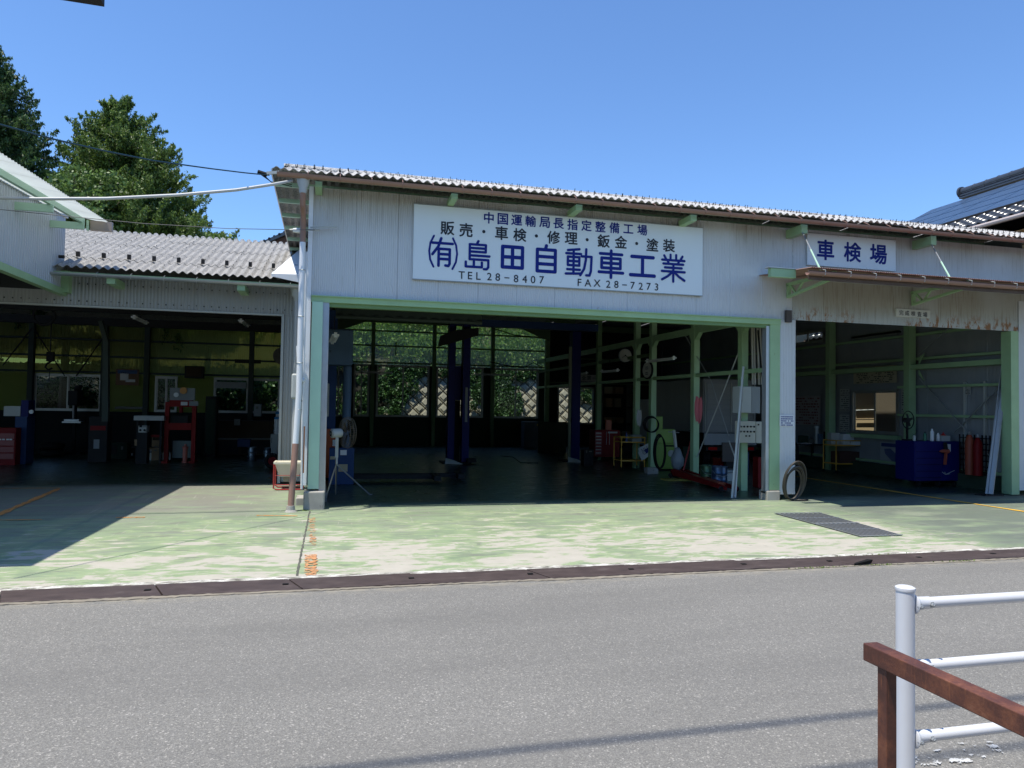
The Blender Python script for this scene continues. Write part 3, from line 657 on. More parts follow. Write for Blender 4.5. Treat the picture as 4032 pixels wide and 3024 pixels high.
place_text('販売・車検・修理・鈑金・塗装', [ony(TY, *q) for q in ((1762, 898), (1835, 906), (1905, 912), (1975, 918), (2047, 925), (2112, 929), (2180, 935), (2249, 938), (2312, 944), (2377, 949), (2445, 953), (2507, 959), (2569, 964), (2634, 967))], .215, TY, INK, t, .022)
for ch_, q, w, h in (('(', (1693, 988), .30, .40), ('有', (1742, 994), .37, .46), (')', (1797, 1000), .30, .40), ('島', (1881, 1005), .44, .45), ('田', (2018, 1013), .42, .40), ('自', (2151, 1022), .41, .45), ('動', (2281, 1033), .48, .47), ('車', (2406, 1040), .47, .46), ('工', (2530, 1048), .47, .40), ('業', (2651, 1055), .48, .47)):
    stroke_glyph(ch_, ony(TY, *q), w, h, TY, BLUEINK, t)
tel = [('T', 1818, 1083), ('E', 1851, 1085), ('L', 1884, 1087), ('2', 1927, 1089), ('8', 1960, 1091), ('−', 1996, 1094), ('8', 2032, 1097), ('4', 2066, 1099), ('0', 2099, 1101), ('7', 2133, 1102),
       ('F', 2282, 1112), ('A', 2315, 1114), ('X', 2351, 1115), ('2', 2395, 1119), ('8', 2427, 1120), ('−', 2459, 1122), ('7', 2491, 1124), ('2', 2523, 1127), ('7', 2554, 1128), ('3', 2585, 1130)]
place_text([a for a, _, _ in tel], [ony(TY, b_, c_) for _, b_, c_ in tel],   .125, TY, INK, t, .008, latin=True)
t, x0, x1, z0, z1 = sign_panel('inspection_sign', 'white board with three bold blue characters above the lane canopy', (3180, 916), (3529, 948), (3525, 1071), (3178, 1040), SY, SIGNW)
place_text('車検場', [ony(TY, *q) for q in ((3251, 984), (3357, 993), (3459, 1001))], .36, TY, BLUEINK, t, .026)
for i in range(4):
    for zz in (z0+.02, z1-.02): MB().lathe((x0+.03+(x1-x0-.06)*i/3, SY-.003, zz), [(.008, 0), (.006, .003)], 8, 'y').build('screw', GALV, t)
t, x0, x1, z0, z1 = sign_panel('final_inspection_sign', 'small white plate with five black characters under the lane canopy', (3530, 1214), (3663, 1223), (3662, 1254), (3529, 1245), SY+.015, M('dull_white_plate', (.50, .50, .44), .5))
place_text('完成検査場', [ony(SY+.011, *q) for q in ((3549, 1231), (3572, 1233), (3596, 1235), (3620, 1237), (3643, 1239))], .096, SY+.011, INK, t, .006)
t, x0, x1, z0, z1 = sign_panel('notice_sheet', 'small white printed notice on the column between the bays', (3070, 1633), (3127, 1634), (3127, 1680), (3070, 1678), FY-.045, PAPER, .006)
print_lines(t, Vector((x0, FY-.045, z1)), Vector((x1, FY-.045, z1)), Vector((x0, FY-.045, z0)), 5, BLUEINK, seed=3, fill=.95)

# ================================================================== left wing and projecting block
LY = 14.85
wg = thing('workshop_wing', 'lower grey wing with open bay and weathered corrugated slate roof', 'workshop', (-5, LY, 0))
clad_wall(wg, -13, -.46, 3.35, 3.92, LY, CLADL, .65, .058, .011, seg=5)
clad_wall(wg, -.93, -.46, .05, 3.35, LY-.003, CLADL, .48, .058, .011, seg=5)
B('lintel_trim', LGREY, wg, -13, -.95, LY-.03, LY+.05, 3.31, 3.345); B('jamb_trim', LGREY, wg, -.985, -.935, LY-.035, LY+.08, .02, 3.345)
for i in range(48): pass
rv = MB()
for i in range(60):
    xx = -8.5+i*.135
    for zz in (3.42, 3.74): rv.box(xx, xx+.018, LY-.022, LY-.010, zz+random.uniform(-.01, .01), zz+.018)
rv.build('cladding_nails', DARK, wg, kind='stuff')
LE, LZ, LR, LRZ = 14.25, 3.93, 18.2, 5.42
d = Vector((0, LR-LE, LRZ-LZ)); L = d.length; d.normalize(); nn = Vector((0, -d.z, d.y)); rows = 5
for r in range(rows):
    l0 = L*r/rows; ln = L/rows+.07; x = -9.2+(.438 if r % 2 else 0)
    while x < -.62:
        w = min(.73, -.50-x); o = Vector((x, LE, LZ))+d*l0+nn*(.002*((int(x*10)) % 2)+.010)+nn*.004*random.random()
        # each sheet lies on the one below, so its lower end stands proud
        dd = (d*ln-nn*.010).normalized(); MB().corr(o, (1, 0, 0), dd, nn, w+.03, ln, .146, .045, 8, 1, thick=.007).build('roof_sheet', SLATE, wg, smooth=True); x += .73
MB().quad_box([(-13, LR, LRZ-.02), (-.5, LR, LRZ-.02), (-.5, 24.6, 3.9), (-13, 24.6, 3.9), (-13, LR, LRZ+.0), (-.5, LR, LRZ+.0), (-.5, 24.6, 3.92), (-13, 24.6, 3.92)]).build('rear_roof', SLATE, wg)
B('rear_roof_left', SLATE, wg, -13, -9.2, LE, LR, 4.4, 4.45)
rc = MB(); 
for i in range(60): rc.tube([(-9.3+i*.146, LR-.05, LRZ+.03), (-9.3+i*.146, LR+.25, LRZ-.03)], .055, 8)
rc.build('ridge_cap', SLATE2, wg, smooth=True, kind='stuff')
for i in range(15):
    p = Vector((-6.0+i*.438, LE, LZ))+d*(L/rows*1.02)+nn*.06; B('snow_guard', DARK, wg, p.x-.03, p.x+.03, p.y-.01, p.y+.05, p.z, p.z+.09)
rb = MB()
for r in range(1, rows*2):
    for i in range(11):
        p = Vector((-6.6+i*.584, LE, LZ))+d*(L*r/rows/2)+nn*.06; rb.bar(p, p+nn*.03, .009, .009)
rb.build('roof_bolts', DARK, wg, kind='stuff')
MB().prism([(-4.84, a+3.43, b_-1.075) for a, b_ in poly], (4.2, 0, 0)).build('gutter', GALV, wg, smooth=True)
for k in range(7):
    xx = -4.1+k*.55; MB().tube([(xx, 14.25, 3.89), (xx, 14.13, 3.84), (xx, 14.15, 3.78), (xx, 14.20, 3.765)], .006, 5).build('gutter_hanger', GALV, wg)
B('eave_beam', GREEN, wg, -4.84, -.5, 14.28, 14.33, 3.80, 3.87)
for xx in (-3.95, -1.75): B('roof_bracket', GREEN, wg, xx, xx+.14, 14.2, LY, 3.68, 3.80)
MB().lathe((-.68, 14.35, 3.55), [(.05, 0), (.06, .06), (.10, .10), (.12, .26)], 10).build('rain_hopper', LGREY, wg, smooth=True)
MB().tube([(-.68, 14.35, 3.56), (-.68, 14.4, 3.3), (-.68, 14.5, 2.4), (-.68, 14.5, .4)], .045, 10).build('downpipe', GPIPE, wg, smooth=True)
# projecting block
bk = thing('projecting_block', 'upper left ribbed grey block with pale overhanging roof on green beams', 'building', (-7, 11, 3.5))
def bz(y): return .05*(y-14.5)
for i in range(12):
    y0 = 7.35+i*.62; w_ = min(.62, 14.80-y0); MB().corr((-4.84, y0, 3.62), (0, 1, 0), (0, 0, 1), (1, 0, 0), w_, 1.33+bz(y0), .085, .014, 8, 1, True).build('wall_sheet', CLADB, bk)
B('front_wall', CLADB, bk, -12.5, -4.86, 7.30, 7.34, 3.62, 5.2); B('soffit', DARK, bk, -12.5, -4.86, 7.35, 14.8, 3.60, 3.62)
B('bottom_beam', GREEN, bk, -4.90, -4.78, 7.3, 14.84, 3.50, 3.615); B('corner_post', GREEN, bk, -4.84, -4.70, 14.66, 14.84, 3.55, 3.95)
MB().bar((-4.83, 7.3, 4.97+bz(7.3)), (-4.83, 14.84, 4.97+bz(14.84)), .06, .08).build('wall_cap', LGREY, bk)
for i in range(9):
    y0 = 7.2+i*.79; MB().corr((-3.98, y0, 4.80+bz(y0)), Vector((0, 1, .05)).normalized(), Vector((-1, 0, .16)).normalized(), (0, 0, 1), .80, 4.0, .10, .028, 8, 1).build('roof_sheet', WROOF, bk, smooth='all')
MB().bar((-4.36, 7.25, 4.79+bz(7.25)), (-4.36, 14.2, 4.79+bz(14.2)), .06, .09).build('purlin', MINT, bk); B('rear_roof', CLADB, bk, -12.5, -7.9, 7.3, 14.8, 5.3, 5.33)
for y0 in (14.05, 12.6): B('roof_bracket', MINT, bk, -4.84, -4.30, y0, y0+.05, 4.62+bz(y0), 4.74+bz(y0))
MB().prism([(-4.28, 14.12, 4.60), (-4.28, 14.20, 4.60), (-4.28, 14.20, 4.78), (-4.28, 14.12, 4.78)], (.02, 0, 0)).build('bracket_plate', MINT, bk)
B('gutter_end', M('gutter_end_brown', (.30, .24, .2), .5), bk, -4.25, -3.90, 14.22, 14.31, 4.63, 4.80)
for y0 in (7.4,): B('prop_post', GREEN, bk, -5.0, -4.85, y0, y0+.15, 0, 3.5)
MB().tube([(-4.79, 14.4, 4.15), (-4.70, 14.4, 4.15)], .03, 8).build('outlet', DARK, bk)

# ================================================================== interior shells
def backwall(parent, x0, x1, y, windows, zsill, zwin, ztop, fiber, cols, girts, frame=DGREEN, dado=None):
    B('dado_wall', dado or CLADI, parent, x0, x1, y, y+.04, 0, zsill-.0)
    # fibreglass above the windows, solid between them
    x = x0
    while x < x1-.01: w = min(.82, x1-x); MB().corr((x, y+.02, zwin), (1, 0, 0), (0, 0, 1), (0, -1, 0), w, ztop-zwin, .063, .014, 4).build('fibreglass_sheet', fiber, parent, smooth='all'); x += w
    prev = x0
    for a, b_ in windows+[(x1, x1)]:
        if a-prev > .03: B('wall_infill', dado if dado and fiber is FIBER else fiber, parent, prev, a, y, y+.02, zsill, zwin)
        prev = b_
    for a, b_ in windows: make_window(parent, a, b_, y, zsill, zwin, 4 if b_-a > 2.6 else 2)
    for c in cols: B('column', frame, parent, c-.07, c+.07, y-.20, y-.03, 0, ztop)
    for g in girts: B('girt', frame, parent, x0, x1, y-.06, y-.01, g-.03, g+.03)
def make_window(parent, a, b_, y, z0, z1, n=2, axis='y', frame=None):
    fr = frame or ALU; mb = MB(); t = .045
    def bx(u0, u1, v0, v1, w0, w1):
        if axis == 'y': mb.box(u0, u1, v0, v1, w0, w1)
        else: mb.box(v0, v1, u0, u1, w0, w1)
    bx(a, b_, y-.05, y+.05, z0, z0+t); bx(a, b_, y-.05, y+.05, z1-t, z1); bx(a, a+t, y-.05, y+.05, z0+t, z1-t); bx(b_-t, b_, y-.05, y+.05, z0+t, z1-t)
    w = mb.build('window', fr, parent)
    for i in range(n):
        u0 = a+t+(b_-a-2*t)*i/n; u1 = a+t+(b_-a-2*t)*(i+1)/n; mb = MB(); yy = y+(.012 if i % 2 else -.014)
        s_ = .03; bx(u0-.01, u0+s_, yy-.012, yy+.012, z0+t, z1-t); bx(u1-s_, u1+.01, yy-.012, yy+.012, z0+t, z1-t); bx(u0+s_, u1-s_, yy-.012, yy+.012, z0+t, z0+t+s_); bx(u0+s_, u1-s_, yy-.012, yy+.012, z1-t-s_, z1-t)
        mb.build('sash', fr, w); mb = MB(); bx(u0+s_, u1-s_, yy-.002, yy+.002, z0+t+s_, z1-t-s_); mb.build('pane', GLASS, w)
YB = 28.0
def bx_(px): return ony(YB, px, 1500).x
wins = [(bx_(1290), bx_(1375)), (bx_(1392), bx_(1455)), (bx_(1482), bx_(1690)), (bx_(1718), bx_(1903)), (bx_(1940), bx_(2120))]
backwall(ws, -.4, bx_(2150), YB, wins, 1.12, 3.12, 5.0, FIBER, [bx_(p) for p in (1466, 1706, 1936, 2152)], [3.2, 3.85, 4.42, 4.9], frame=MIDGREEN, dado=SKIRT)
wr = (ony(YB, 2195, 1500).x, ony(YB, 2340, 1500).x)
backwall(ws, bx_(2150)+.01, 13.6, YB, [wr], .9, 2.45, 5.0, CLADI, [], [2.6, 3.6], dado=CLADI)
# party wall between the wing and the main bay; outer walls
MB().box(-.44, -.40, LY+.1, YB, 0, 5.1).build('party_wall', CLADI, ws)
SXW = 13.6
def sidey(px): return onx(SXW, px, 1500).y
sw = [(sidey(3542), sidey(3362), 1.05, 2.17), (sidey(3549), sidey(3360), onx(SXW, 3450, 1322).z, 3.62), (sidey(3250), sidey(3120), onx(SXW, 3200, 1352).z, 3.95)]
# side wall built of ribbed sheets leaving window holes
def side_sheets():
    y = FY+.2
    edges = sorted(set([FY+.2, YB]+[v for s_ in sw for v in s_[:2]]))
    k = []
    for a, b_ in zip(edges[:-1], edges[1:]):
        n = max(1, int((b_-a)/.8)); k += [(a+(b_-a)*i/n, a+(b_-a)*(i+1)/n) for i in range(n)]
    for a, b_ in k:
        mid = (a+b_)/2; cuts = sorted([(w[2], w[3]) for w in sw if w[0]-.01 <= mid <= w[1]+.01]); z = .3
        for c0, c1 in cuts+[(5.3, 5.3)]:
            if c0-z > .02: MB().corr((SXW, a, z), (0, 1, 0), (0, 0, 1), (-1, 0, 0), b_-a, c0-z, .0318 if a < 19 else .064, .009, 4).build('side_wall_sheet', M('lane_wall_cladding', (.23, .25, .265), .5, .2, var=.25, vs=2), ws, smooth='all')
            z = c1
side_sheets()
for a, b_, z0, z1 in sw: make_window(ws, a, b_, SXW-.02, z0, z1, 2, 'x')
B('plinth', SKIRT, ws, SXW-.25, SXW+.1, FY+.2, YB, 0, .30)
for px in (3612, 3297, 3230): 
    if px != 3230: yy = sidey(px); B('side_column', GREEN, ws, SXW-.32, SXW-.12, yy-.08, yy+.08, .0, 5.2)
gz = [onx(13.5, 3600, q).z for q in (1319, 1414, 1447, 1523, 1635)]+[.36]
for k, z in enumerate(gz):
    h = .055 if k == 2 else .028; d_ = .28 if k == 2 else .12
    B('side_girt', GREEN, ws, SXW-d_, SXW-.02, FY+.25, sw[0][0]-.05 if k in (3, 4) else YB-.2, z-h, z+h)
B('window_sill', GREEN, ws, SXW-.16, SXW-.03, sw[0][0]-.1, sw[0][1]+.1, .93, 1.03)
for yy in (12.4, 12.9): B('stud', LGREY, ws, SXW-.08, SXW-.02, yy, yy+.05, .4, 2.3)
MB().tube([onx(SXW-.15, 3618, 1395), onx(SXW-.15, 3735, 1292)], .010, 5).build('brace_rod', GALV, ws)
MB().tube([onx(SXW-.15, 3620, 1490), onx(SXW-.15, 3895, 1795)], .012, 5).build('brace_rod', GALV, ws)
MB().tube([onx(SXW-.15, 3930, 1530), onx(SXW-.15, 3755, 1705)], .012, 5).build('brace_rod', GALV, ws)
MB().tube([onx(SXW-.15, 3270, 1490), onx(SXW-.15, 3268, 1750)], .012, 5).build('conduit', LGREY, ws)
MB().tube([onx(SXW-.15, 3268, 1262), onx(SXW-.15, 3268, 1435), onx(SXW-.15, 3262, 1445)], .015, 5).build('conduit', LGREY, ws)
for x0, x1 in ((3617, 3650), (3580, 3605)): pass
for p0, p1, p2 in (((3617, 1408), (3640, 1390), (3617, 1440)), ((3617, 1475), (3640, 1500), (3617, 1455))):
    mb = MB(); mb.prism([onx(SXW-.22, *p0), onx(SXW-.22, *p1), onx(SXW-.22, *p2)], (.012, 0, 0)); mb.build('gusset_plate', GREEN, ws)
# row of columns between the main bay and the lane
RX = 8.0
colpx = [(2925, 26), (2737, 22), (2570, 18), (2507, 17), (2357, 17), (2153, 14)]
colY = []
for px, w in colpx:
    yy = onx(RX, px, 1500).y; colY.append(yy); B('inner_column', GREEN if px > 2500 else MIDGREEN, ws, RX-.07, RX+.07, yy-.075, yy+.075, 0.0, 4.9)
B('tie_beam', GREEN, ws, RX-.06, RX+.06, FY+.2, 27.6, 3.32, 3.46); B('tie_rail', GREEN, ws, RX-.03, RX+.03, FY+.2, 27.6, 2.33, 2.41)
B('tie_rail', DGREEN, ws, RX-.04, RX+.04, 17.2, 27.6, 2.95, 3.03)
for yy in colY[:4]:
    for s_ in (-1, 1): mb = MB(); mb.prism([(RX-.05, yy+s_*.09, 3.32), (RX-.05, yy+s_*.24, 3.32), (RX-.05, yy+s_*.09, 3.17)], (.1, 0, 0)); mb.build('haunch', GREEN, ws)
yy = onx(9.3, 2870, 1500).y
B('inner_column', MIDGREEN, ws, 11.3, 11.5, 17.0, 17.2, 2.5, 4.9)
MB().tube([(RX, onx(RX, 2700, 1300).y, 3.3), onx(RX, 2800, 1500), onx(RX, 2870, 1720)], .010, 5).build('brace_rod', GALV, ws)
MB().tube([onx(RX, 2930, 1330), onx(RX, 2830, 1590), onx(RX, 2745, 1800)], .014, 5).build('brace_rod', LGREY, ws)
MB().tube([onx(RX, 2775, 1262), onx(RX, 2762, 1295)], .014, 5).build('brace_rod', LGREY, ws)
MB().tube([onx(RX, 2870, 1735), onx(RX, 2908, 1840)], .014, 5).build('brace_rod', LGREY, ws)
# roof trusses and rolled dark dust sheet under the ceiling
for yy in (14.3, 17.1, 20., 22.9, 25.8):
    z = RZ-.12+(yy-RY)*(BZ-RZ)/(BY-RY); B('rafter_beam', DGREEN, ws, -.4, 13.6, yy-.06, yy+.06, z-.32, z-.1)
    for xx in (0.0, 7.9): mb = MB(); s_ = 1 if xx < 1 else -1; mb.prism([(xx, yy-.05, z-.32), (xx+s_*1.1, yy-.05, z-.32), (xx, yy-.05, z-.75)], (0, .1, 0)); mb.build('haunch', DGREEN, ws)
p = ony(12.4, 1325, 1215); q_ = ony(12.4, 1900, 1295)
ts = thing('rolled_awning', 'dark green canvas awning gathered under the ceiling just inside the main bay', 'awning', (2.2, 12.4, 3.1))
xa, xb = ony(12.4, 1322, 1230).x, ony(12.4, 1898, 1290).x; zz = 3.07
mb = MB(); k = 60; 
for i in range(k): 
    u0 = xa+(xb-xa)*i/k; u1 = xa+(xb-xa)*(i+1)/k; w0 = .02*math.sin(i*1.3); w1 = .02*math.sin((i+1)*1.3); mb.quad((u0, 12.4+w0, zz+.015*math.sin(i*.4)), (u1, 12.4+w1, zz+.015*math.sin((i+1)*.4)), (u1, 12.45-w1, 3.75), (u0, 12.45-w0, 3.75))
mb.build('canvas', M('dark_canvas', (.012, .022, .017), .8, var=.3), ts, smooth='all'); MB().tube([(xa, 12.42, zz), (xb, 12.42, zz)], .04, 8).build('roller', M('dark_canvas', (.012, .022, .017)), ts)
mb = MB(); mb.corr((xb+1.0, 14.5, 3.75), (1, 0, 0), (0, .97, .18), (0, 0, 1), 5.0, 3.0, .13, .03, 6); mb.build('inner_ceiling_sheet', M('dark_ceiling_sheet', (.035, .06, .04), .6, var=.3), ws, smooth='all')
B('crane_beam', BLUE, ws, 3.2, 7.6, 19.9, 20.1, 3.85, 4.05)
MB().prism([ony(19.3, 1725, 1365), ony(19.3, 1735, 1322), ony(19.3, 1790, 1300), ony(19.3, 1885, 1290), ony(19.3, 1885, 1320), ony(19.3, 1800, 1345)], (0, .1, 0)).build('haunch', DARK, ws)

# wing interior
YL = 24.0
def lx(px): return ony(YL, px, 1500).x
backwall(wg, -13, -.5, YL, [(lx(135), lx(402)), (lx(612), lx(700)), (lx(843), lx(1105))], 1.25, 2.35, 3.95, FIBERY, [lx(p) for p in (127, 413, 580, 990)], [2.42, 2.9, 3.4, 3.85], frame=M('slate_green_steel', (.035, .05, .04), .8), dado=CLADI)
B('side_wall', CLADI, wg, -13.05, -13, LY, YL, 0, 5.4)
for yy in (17.8, 20.9): B('rafter_beam', DARK, wg, -13, -.5, yy-.05, yy+.05, 3.55, 3.75)
MB().tube([ony(YL-.2, 133, 1292), ony(YL-.2, 255, 1480)], .02, 5).build('brace_rod', DARK, wg); MB().tube([ony(YL-.2, 125, 1292), ony(YL-.2, 10, 1440)], .02, 5).build('brace_rod', DARK, wg)
MB().tube([ony(YL-.2, 402, 1335), ony(YL-.2, 300, 1480)], .02, 5).build('brace_rod', DARK, wg)
MB().prism([ony(18, 385, 1265), ony(18, 400, 1262), ony(18, 425, 1345), ony(18, 425, 1660), ony(18, 400, 1660), ony(18, 405, 1345)], (0, .15, 0)).build('bent_column', M('slate_green_steel', (.035, .05, .04), .8), wg)

# ================================================================== outside behind: retaining wall, hillside, bushes
rw = thing('retaining_wall', 'precast concrete retaining wall of raised diamond blocks behind the workshop', 'wall', (6, 31.0, 0)); rw.rotation_euler.x = -rad(17)
B('backing', M('dark_joint', (.03, .027, .02), .9), rw, -1, 16, 31.2, 31.6, 0, 3.4)
D = .27
def block_mesh():
    mb = MB()
    for sc, y0, y1 in ((.94, 0., -.06), (.62, -.06, -.10)):
        r0 = D*sc; r1 = D*(sc-.10)
        base = [(r0, 0), (0, r0), (-r0, 0), (0, -r0)]; top = [(r1, 0), (0, r1), (-r1, 0), (0, -r1)]
        n = len(mb.v); mb.v += [(a, y0, b_) for a, b_ in base]+[(a, y1, b_) for a, b_ in top]; mb.f += [(n+4, n+7, n+6, n+5)]+[(n+i, n+4+i, n+4+(i+1) % 4, n+(i+1) % 4) for i in range(4)]
    n = len(mb.v); mb.v += [(D*.94, 0, 0)]
    return mb
pb = None; cnt = 0
for r in range(0, 10):
    for c_ in range(0, 46):
        xx = 2.4+c_*D*1.0*1+0; zz_ = .75+r*D
        if (r+c_) % 2: continue
        if cnt >= 290: break
        if pb is None:
            b0 = block_mesh(); b0.v = [(a+xx, b_+31.19, c2+zz_) for a, b_, c2 in b0.v]; pb = b0.build('diamond_block', STONE, rw, origin=(xx, 31.19, zz_)); base0 = (xx, zz_)
        else: inst(pb, rw, (xx-base0[0], random.uniform(-.01, .01), zz_-base0[1]), 'diamond_block')
        cnt += 1
# hillside terrain behind
mb = MB(); nx, ny = 24, 10
for j in range(ny):
    for i in range(nx):
        xx = -30+i*3.2; yy = 32.3+j*2.2; mb.v.append((xx+random.uniform(-.4, .4), yy, min(3.1+j*.75, 7.6)+random.uniform(-.2, .2)))
for j in range(ny-1):
    for i in range(nx-1): q = j*nx+i; mb.f.append((q, q+1, q+nx+1, q+nx))
mb.build('hillside', M('hillside_soil', (.06, .06, .03), .95), origin=(0, 0, 0), kind='structure')
def clump(ch, c, r, n, size, sq=(1, 1, .8), up=.4, shell=.45):
    u = rng.normal(size=(n, 3)); u /= np.linalg.norm(u, axis=1)[:, None]; rr = r*(shell+(1-shell)*rng.random(n))**.7
    leaves(ch, np.array(c)+u*rr[:, None]*np.array(sq), size, up)
ch = []
for i in range(230):
    xx = rng.uniform(-2, 15); yy = rng.uniform(32.7, 37); clump(ch, (xx, yy, 3.3+(yy-32.6)*.5+rng.uniform(-.1, .7)), rng.uniform(.4, .9), 230, .10)
build_leaves('hillside_shrubs', ch, BUSH, label='sunlit green shrubs covering the slope above the retaining wall', cat='shrubs', kind='stuff')
ch = []
def iv(pa, pb, n, z0, z1):
    xa, xb = ony(31.1, pa, 1500).x, ony(31.1, pb, 1500).x
    for i in range(n):
        zq = rng.uniform(z0, z1); clump(ch, (rng.uniform(xa, xb), 30.95+zq*.3, zq), rng.uniform(.18, .34), 150, .065, (1, .4, 1))
iv(1290, 1560, 70, .6, 3.4); iv(1550, 1640, 18, 2.3, 3.5); iv(1560, 1600, 8, .6, 2.2); iv(1640, 1800, 12, 3.0, 3.4); iv(1836, 1930, 26, 1.6, 3.4); iv(1925, 2050, 60, 1.2, 3.4); iv(1940, 2010, 10, .6, 1.6); iv(2050, 2200, 14, 2.9, 3.5); iv(2290, 2350, 10, 1.9, 2.8)
build_leaves('ivy', ch, IVY, label='dark ivy hanging over parts of the diamond block wall', cat='ivy', kind='stuff')
ch = []
for i in range(260):
    xx = rng.uniform(-14, -.8); yy = rng.uniform(26.2, 28.6); clump(ch, (xx, yy, rng.uniform(.3, 2.3)+(yy-26)*.2), rng.uniform(.35, .8), 150, .095)
build_leaves('wing_shrubs', ch, IVY, label='dark glossy shrubs crowding behind the windows of the left wing', cat='shrubs', kind='stuff')
mb = MB()
for j in range(8):
    for i in range(16): mb.v.append((-20+i*1.3, 28.7+.25*j+random.uniform(-.2, .2), .0+j*.42))
for j in range(7):
    for i in range(15): q = j*16+i; mb.f.append((q, q+1, q+17, q+16))
mb.build('backdrop_slope', M('dark_backdrop_soil', (.02, .02, .012), .95), origin=(0, 0, 0), kind='structure')  # added near-black slope, a dark backdrop for the wing windows
# distant houses seen behind (pinkish wall through fibreglass, brown gable beside the trees)
hs = thing('brown_gable_house', 'distant brown gable with dark tiled roof peeping above the wing roof', 'house', (-5.4, 40, 4))
p0 = ony(40, 985, 975); p1 = ony(40, 1145, 905); p2 = ony(40, 1300, 850)
MB().prism([ony(40, 1000, 975), ony(40, 1150, 910), ony(40, 1300, 860), ony(40, 1300, 1100), ony(40, 1000, 1100)], (0, 4, 0)).build('gable_wall', M('brown_board', (.16, .08, .06), .8), hs)
MB().prism([ony(39.6, 970, 978), ony(39.6, 1150, 898), ony(39.6, 1300, 845), ony(39.6, 1300, 860), ony(39.6, 1150, 912), ony(39.6, 975, 990)], (0, 5, 0)).build('roof', TILE, hs)
for i in range(9): u = ony(39.6, 1000+i*20, 968-i*8.7); MB().lathe(u+Vector((0, 0, .04)), [(.07, 0), (.07, .5)], 8, 'y').build('verge_tile', TILE, hs)
hp = thing('pink_house', 'pale pink house wall glimpsed above the hillside through the fibreglass', 'house', (4, 42, 0))
B('wall', M('pink_render', (.62, .38, .33), .8), hp, 3.0, 9.5, 42, 46, 5, 9.2); B('roof', TILE, hp, 2.6, 9.9, 41.6, 46.4, 9.2, 9.5); make_window(hp, 5.0, 6.2, 41.98, 6.8, 7.8, 2)

# ================================================================== neighbouring house on the right
nh = thing('neighbour_house', 'beige house with glazed tile roof and solar panels rising behind the right end', 'house', (17, 16, 0))
B('wall', BEIGE, nh, 16, 24, 9, 24, 0, 6.05)
B('upper_wall_band', OCHRE, nh, 15.98, 16.0, 9, 24, 4.6, 6.02)
HX0, HZ0, HX1, HZ1 = 15.2, 6.22, 19.2, 8.35
d2 = Vector((HX1-HX0, 0, HZ1-HZ0)); L2 = d2.length; d2.normalize(); n2 = Vector((-d2.z, 0, d2.x)); HY = 18.4; HCY = 22.4
def RP(s_, y, h=0.): return Vector((HX0, y, HZ0))+d2*s_+n2*h
MB().quad_box([RP(0, 6, -.12), RP(L2, 6, -.12), RP(L2, HY, -.12), RP(0, HCY, -.12), RP(0, 6, -.02), RP(L2, 6, -.02), RP(L2, HY, -.02), RP(0, HCY, -.02)]).build('roof_slab', TIMBER, nh)
MB().prism([(15.2, 22.4, 6.1), (19.2, 18.4, 8.3), (24, 22.4, 6.1)], (0, .02, 0)).build('hip_end', TILE, nh)
MB().quad_box([(HX1, 6, HZ1-.12), (24, 6, 6.1), (24, HY+4, 6.1), (HX1, HY, HZ1-.12), (HX1, 6, HZ1-.02), (24, 6, 6.2), (24, HY+4, 6.2), (HX1, HY, HZ1-.02)]).build('far_slope', TILE, nh)
def tile_mesh(o, dv, nv, uy, w, l):
    mb = MB(); o = Vector(o); prof = [(0, .0), (.12, .05), (.28, .062), (.42, .035), (.6, .006), (.8, .0), (1, .012)]
    for s_, dz in ((0, .02), (1, 0)):
        for a, h in prof: mb.v.append(tuple(o+dv*(l*s_)+uy*(a*w)+nv*(h+dz)))
    for s_ in (0,):
        for a, h in prof: mb.v.append(tuple(o+uy*(a*w)+nv*(h-.012)))
    k = len(prof)
    for i in range(k-1): mb.f.append((i, i+1, k+i+1, k+i)); mb.f.append((2*k+i, 2*k+i+1, i+1, i))
    return mb
uy = Vector((0, 1, 0)); tp = None
for r in range(4):
    for i in range(34):
        o = RP(r*.25-.06, 10.2+i*.29, .0)
        if tp is None: tp = tile_mesh(o, d2, n2, uy, .29, .29).build('roof_tile', TILE, nh, smooth='all', origin=o); o0 = o
        else: inst(tp, nh, o-o0, 'roof_tile')
# solar array: 4 rows of panels
sp = MB(); W_ = 1.25
for r in range(4):
    for i in range(11):
        y0 = 8.6+i*W_+.0; y1 = y0+W_-.035; s0 = .95+r*.76; s1 = s0+.70; lim = HCY-(s1)*.86
        if y0 > lim: continue
        y1 = min(y1, lim); f = MB().quad_box([RP(s0, y0, .06), RP(s1, y0, .06), RP(s1, y1, .06), RP(s0, y1, .06), RP(s0, y0, .10), RP(s1, y0, .10), RP(s1, y1, .10), RP(s0, y1, .10)]).build('solar_panel', SOLAR, nh)
        g = MB()
        for q in range(1, 5): yy = y0+(y1-y0)*q/5; g.quad(RP(s0+.02, yy-.006, .103), RP(s1-.02, yy-.006, .103), RP(s1-.02, yy+.008, .103), RP(s0+.02, yy+.008, .103))
        for q in range(1, 3): ss = s0+(s1-s0)*q/3; g.quad(RP(ss-.008, y0, .1035), RP(ss+.008, y0, .1035), RP(ss+.008, y1, .1035), RP(ss-.008, y1, .1035))
        g.build('cell_lines', M('cell_busbar', (.22, .26, .32), .3, .6), f)
MB().quad_box([RP(.80, 6, .02), RP(.95, 6, .02), RP(.95, 21.4, .02), RP(.80, 21.4, .02), RP(.88, 6, .10), RP(.95, 6, .10), RP(.95, 21.4, .10), RP(.88, 21.4, .10)]).build('panel_rail', BLACK, nh)
for h, w in ((.02, .13), (.10, .12), (.18, .11)): B('ridge_course', TILE, nh, HX1-w, HX1+w, 6, HY, HZ1+h, HZ1+h+.05)
rt = None
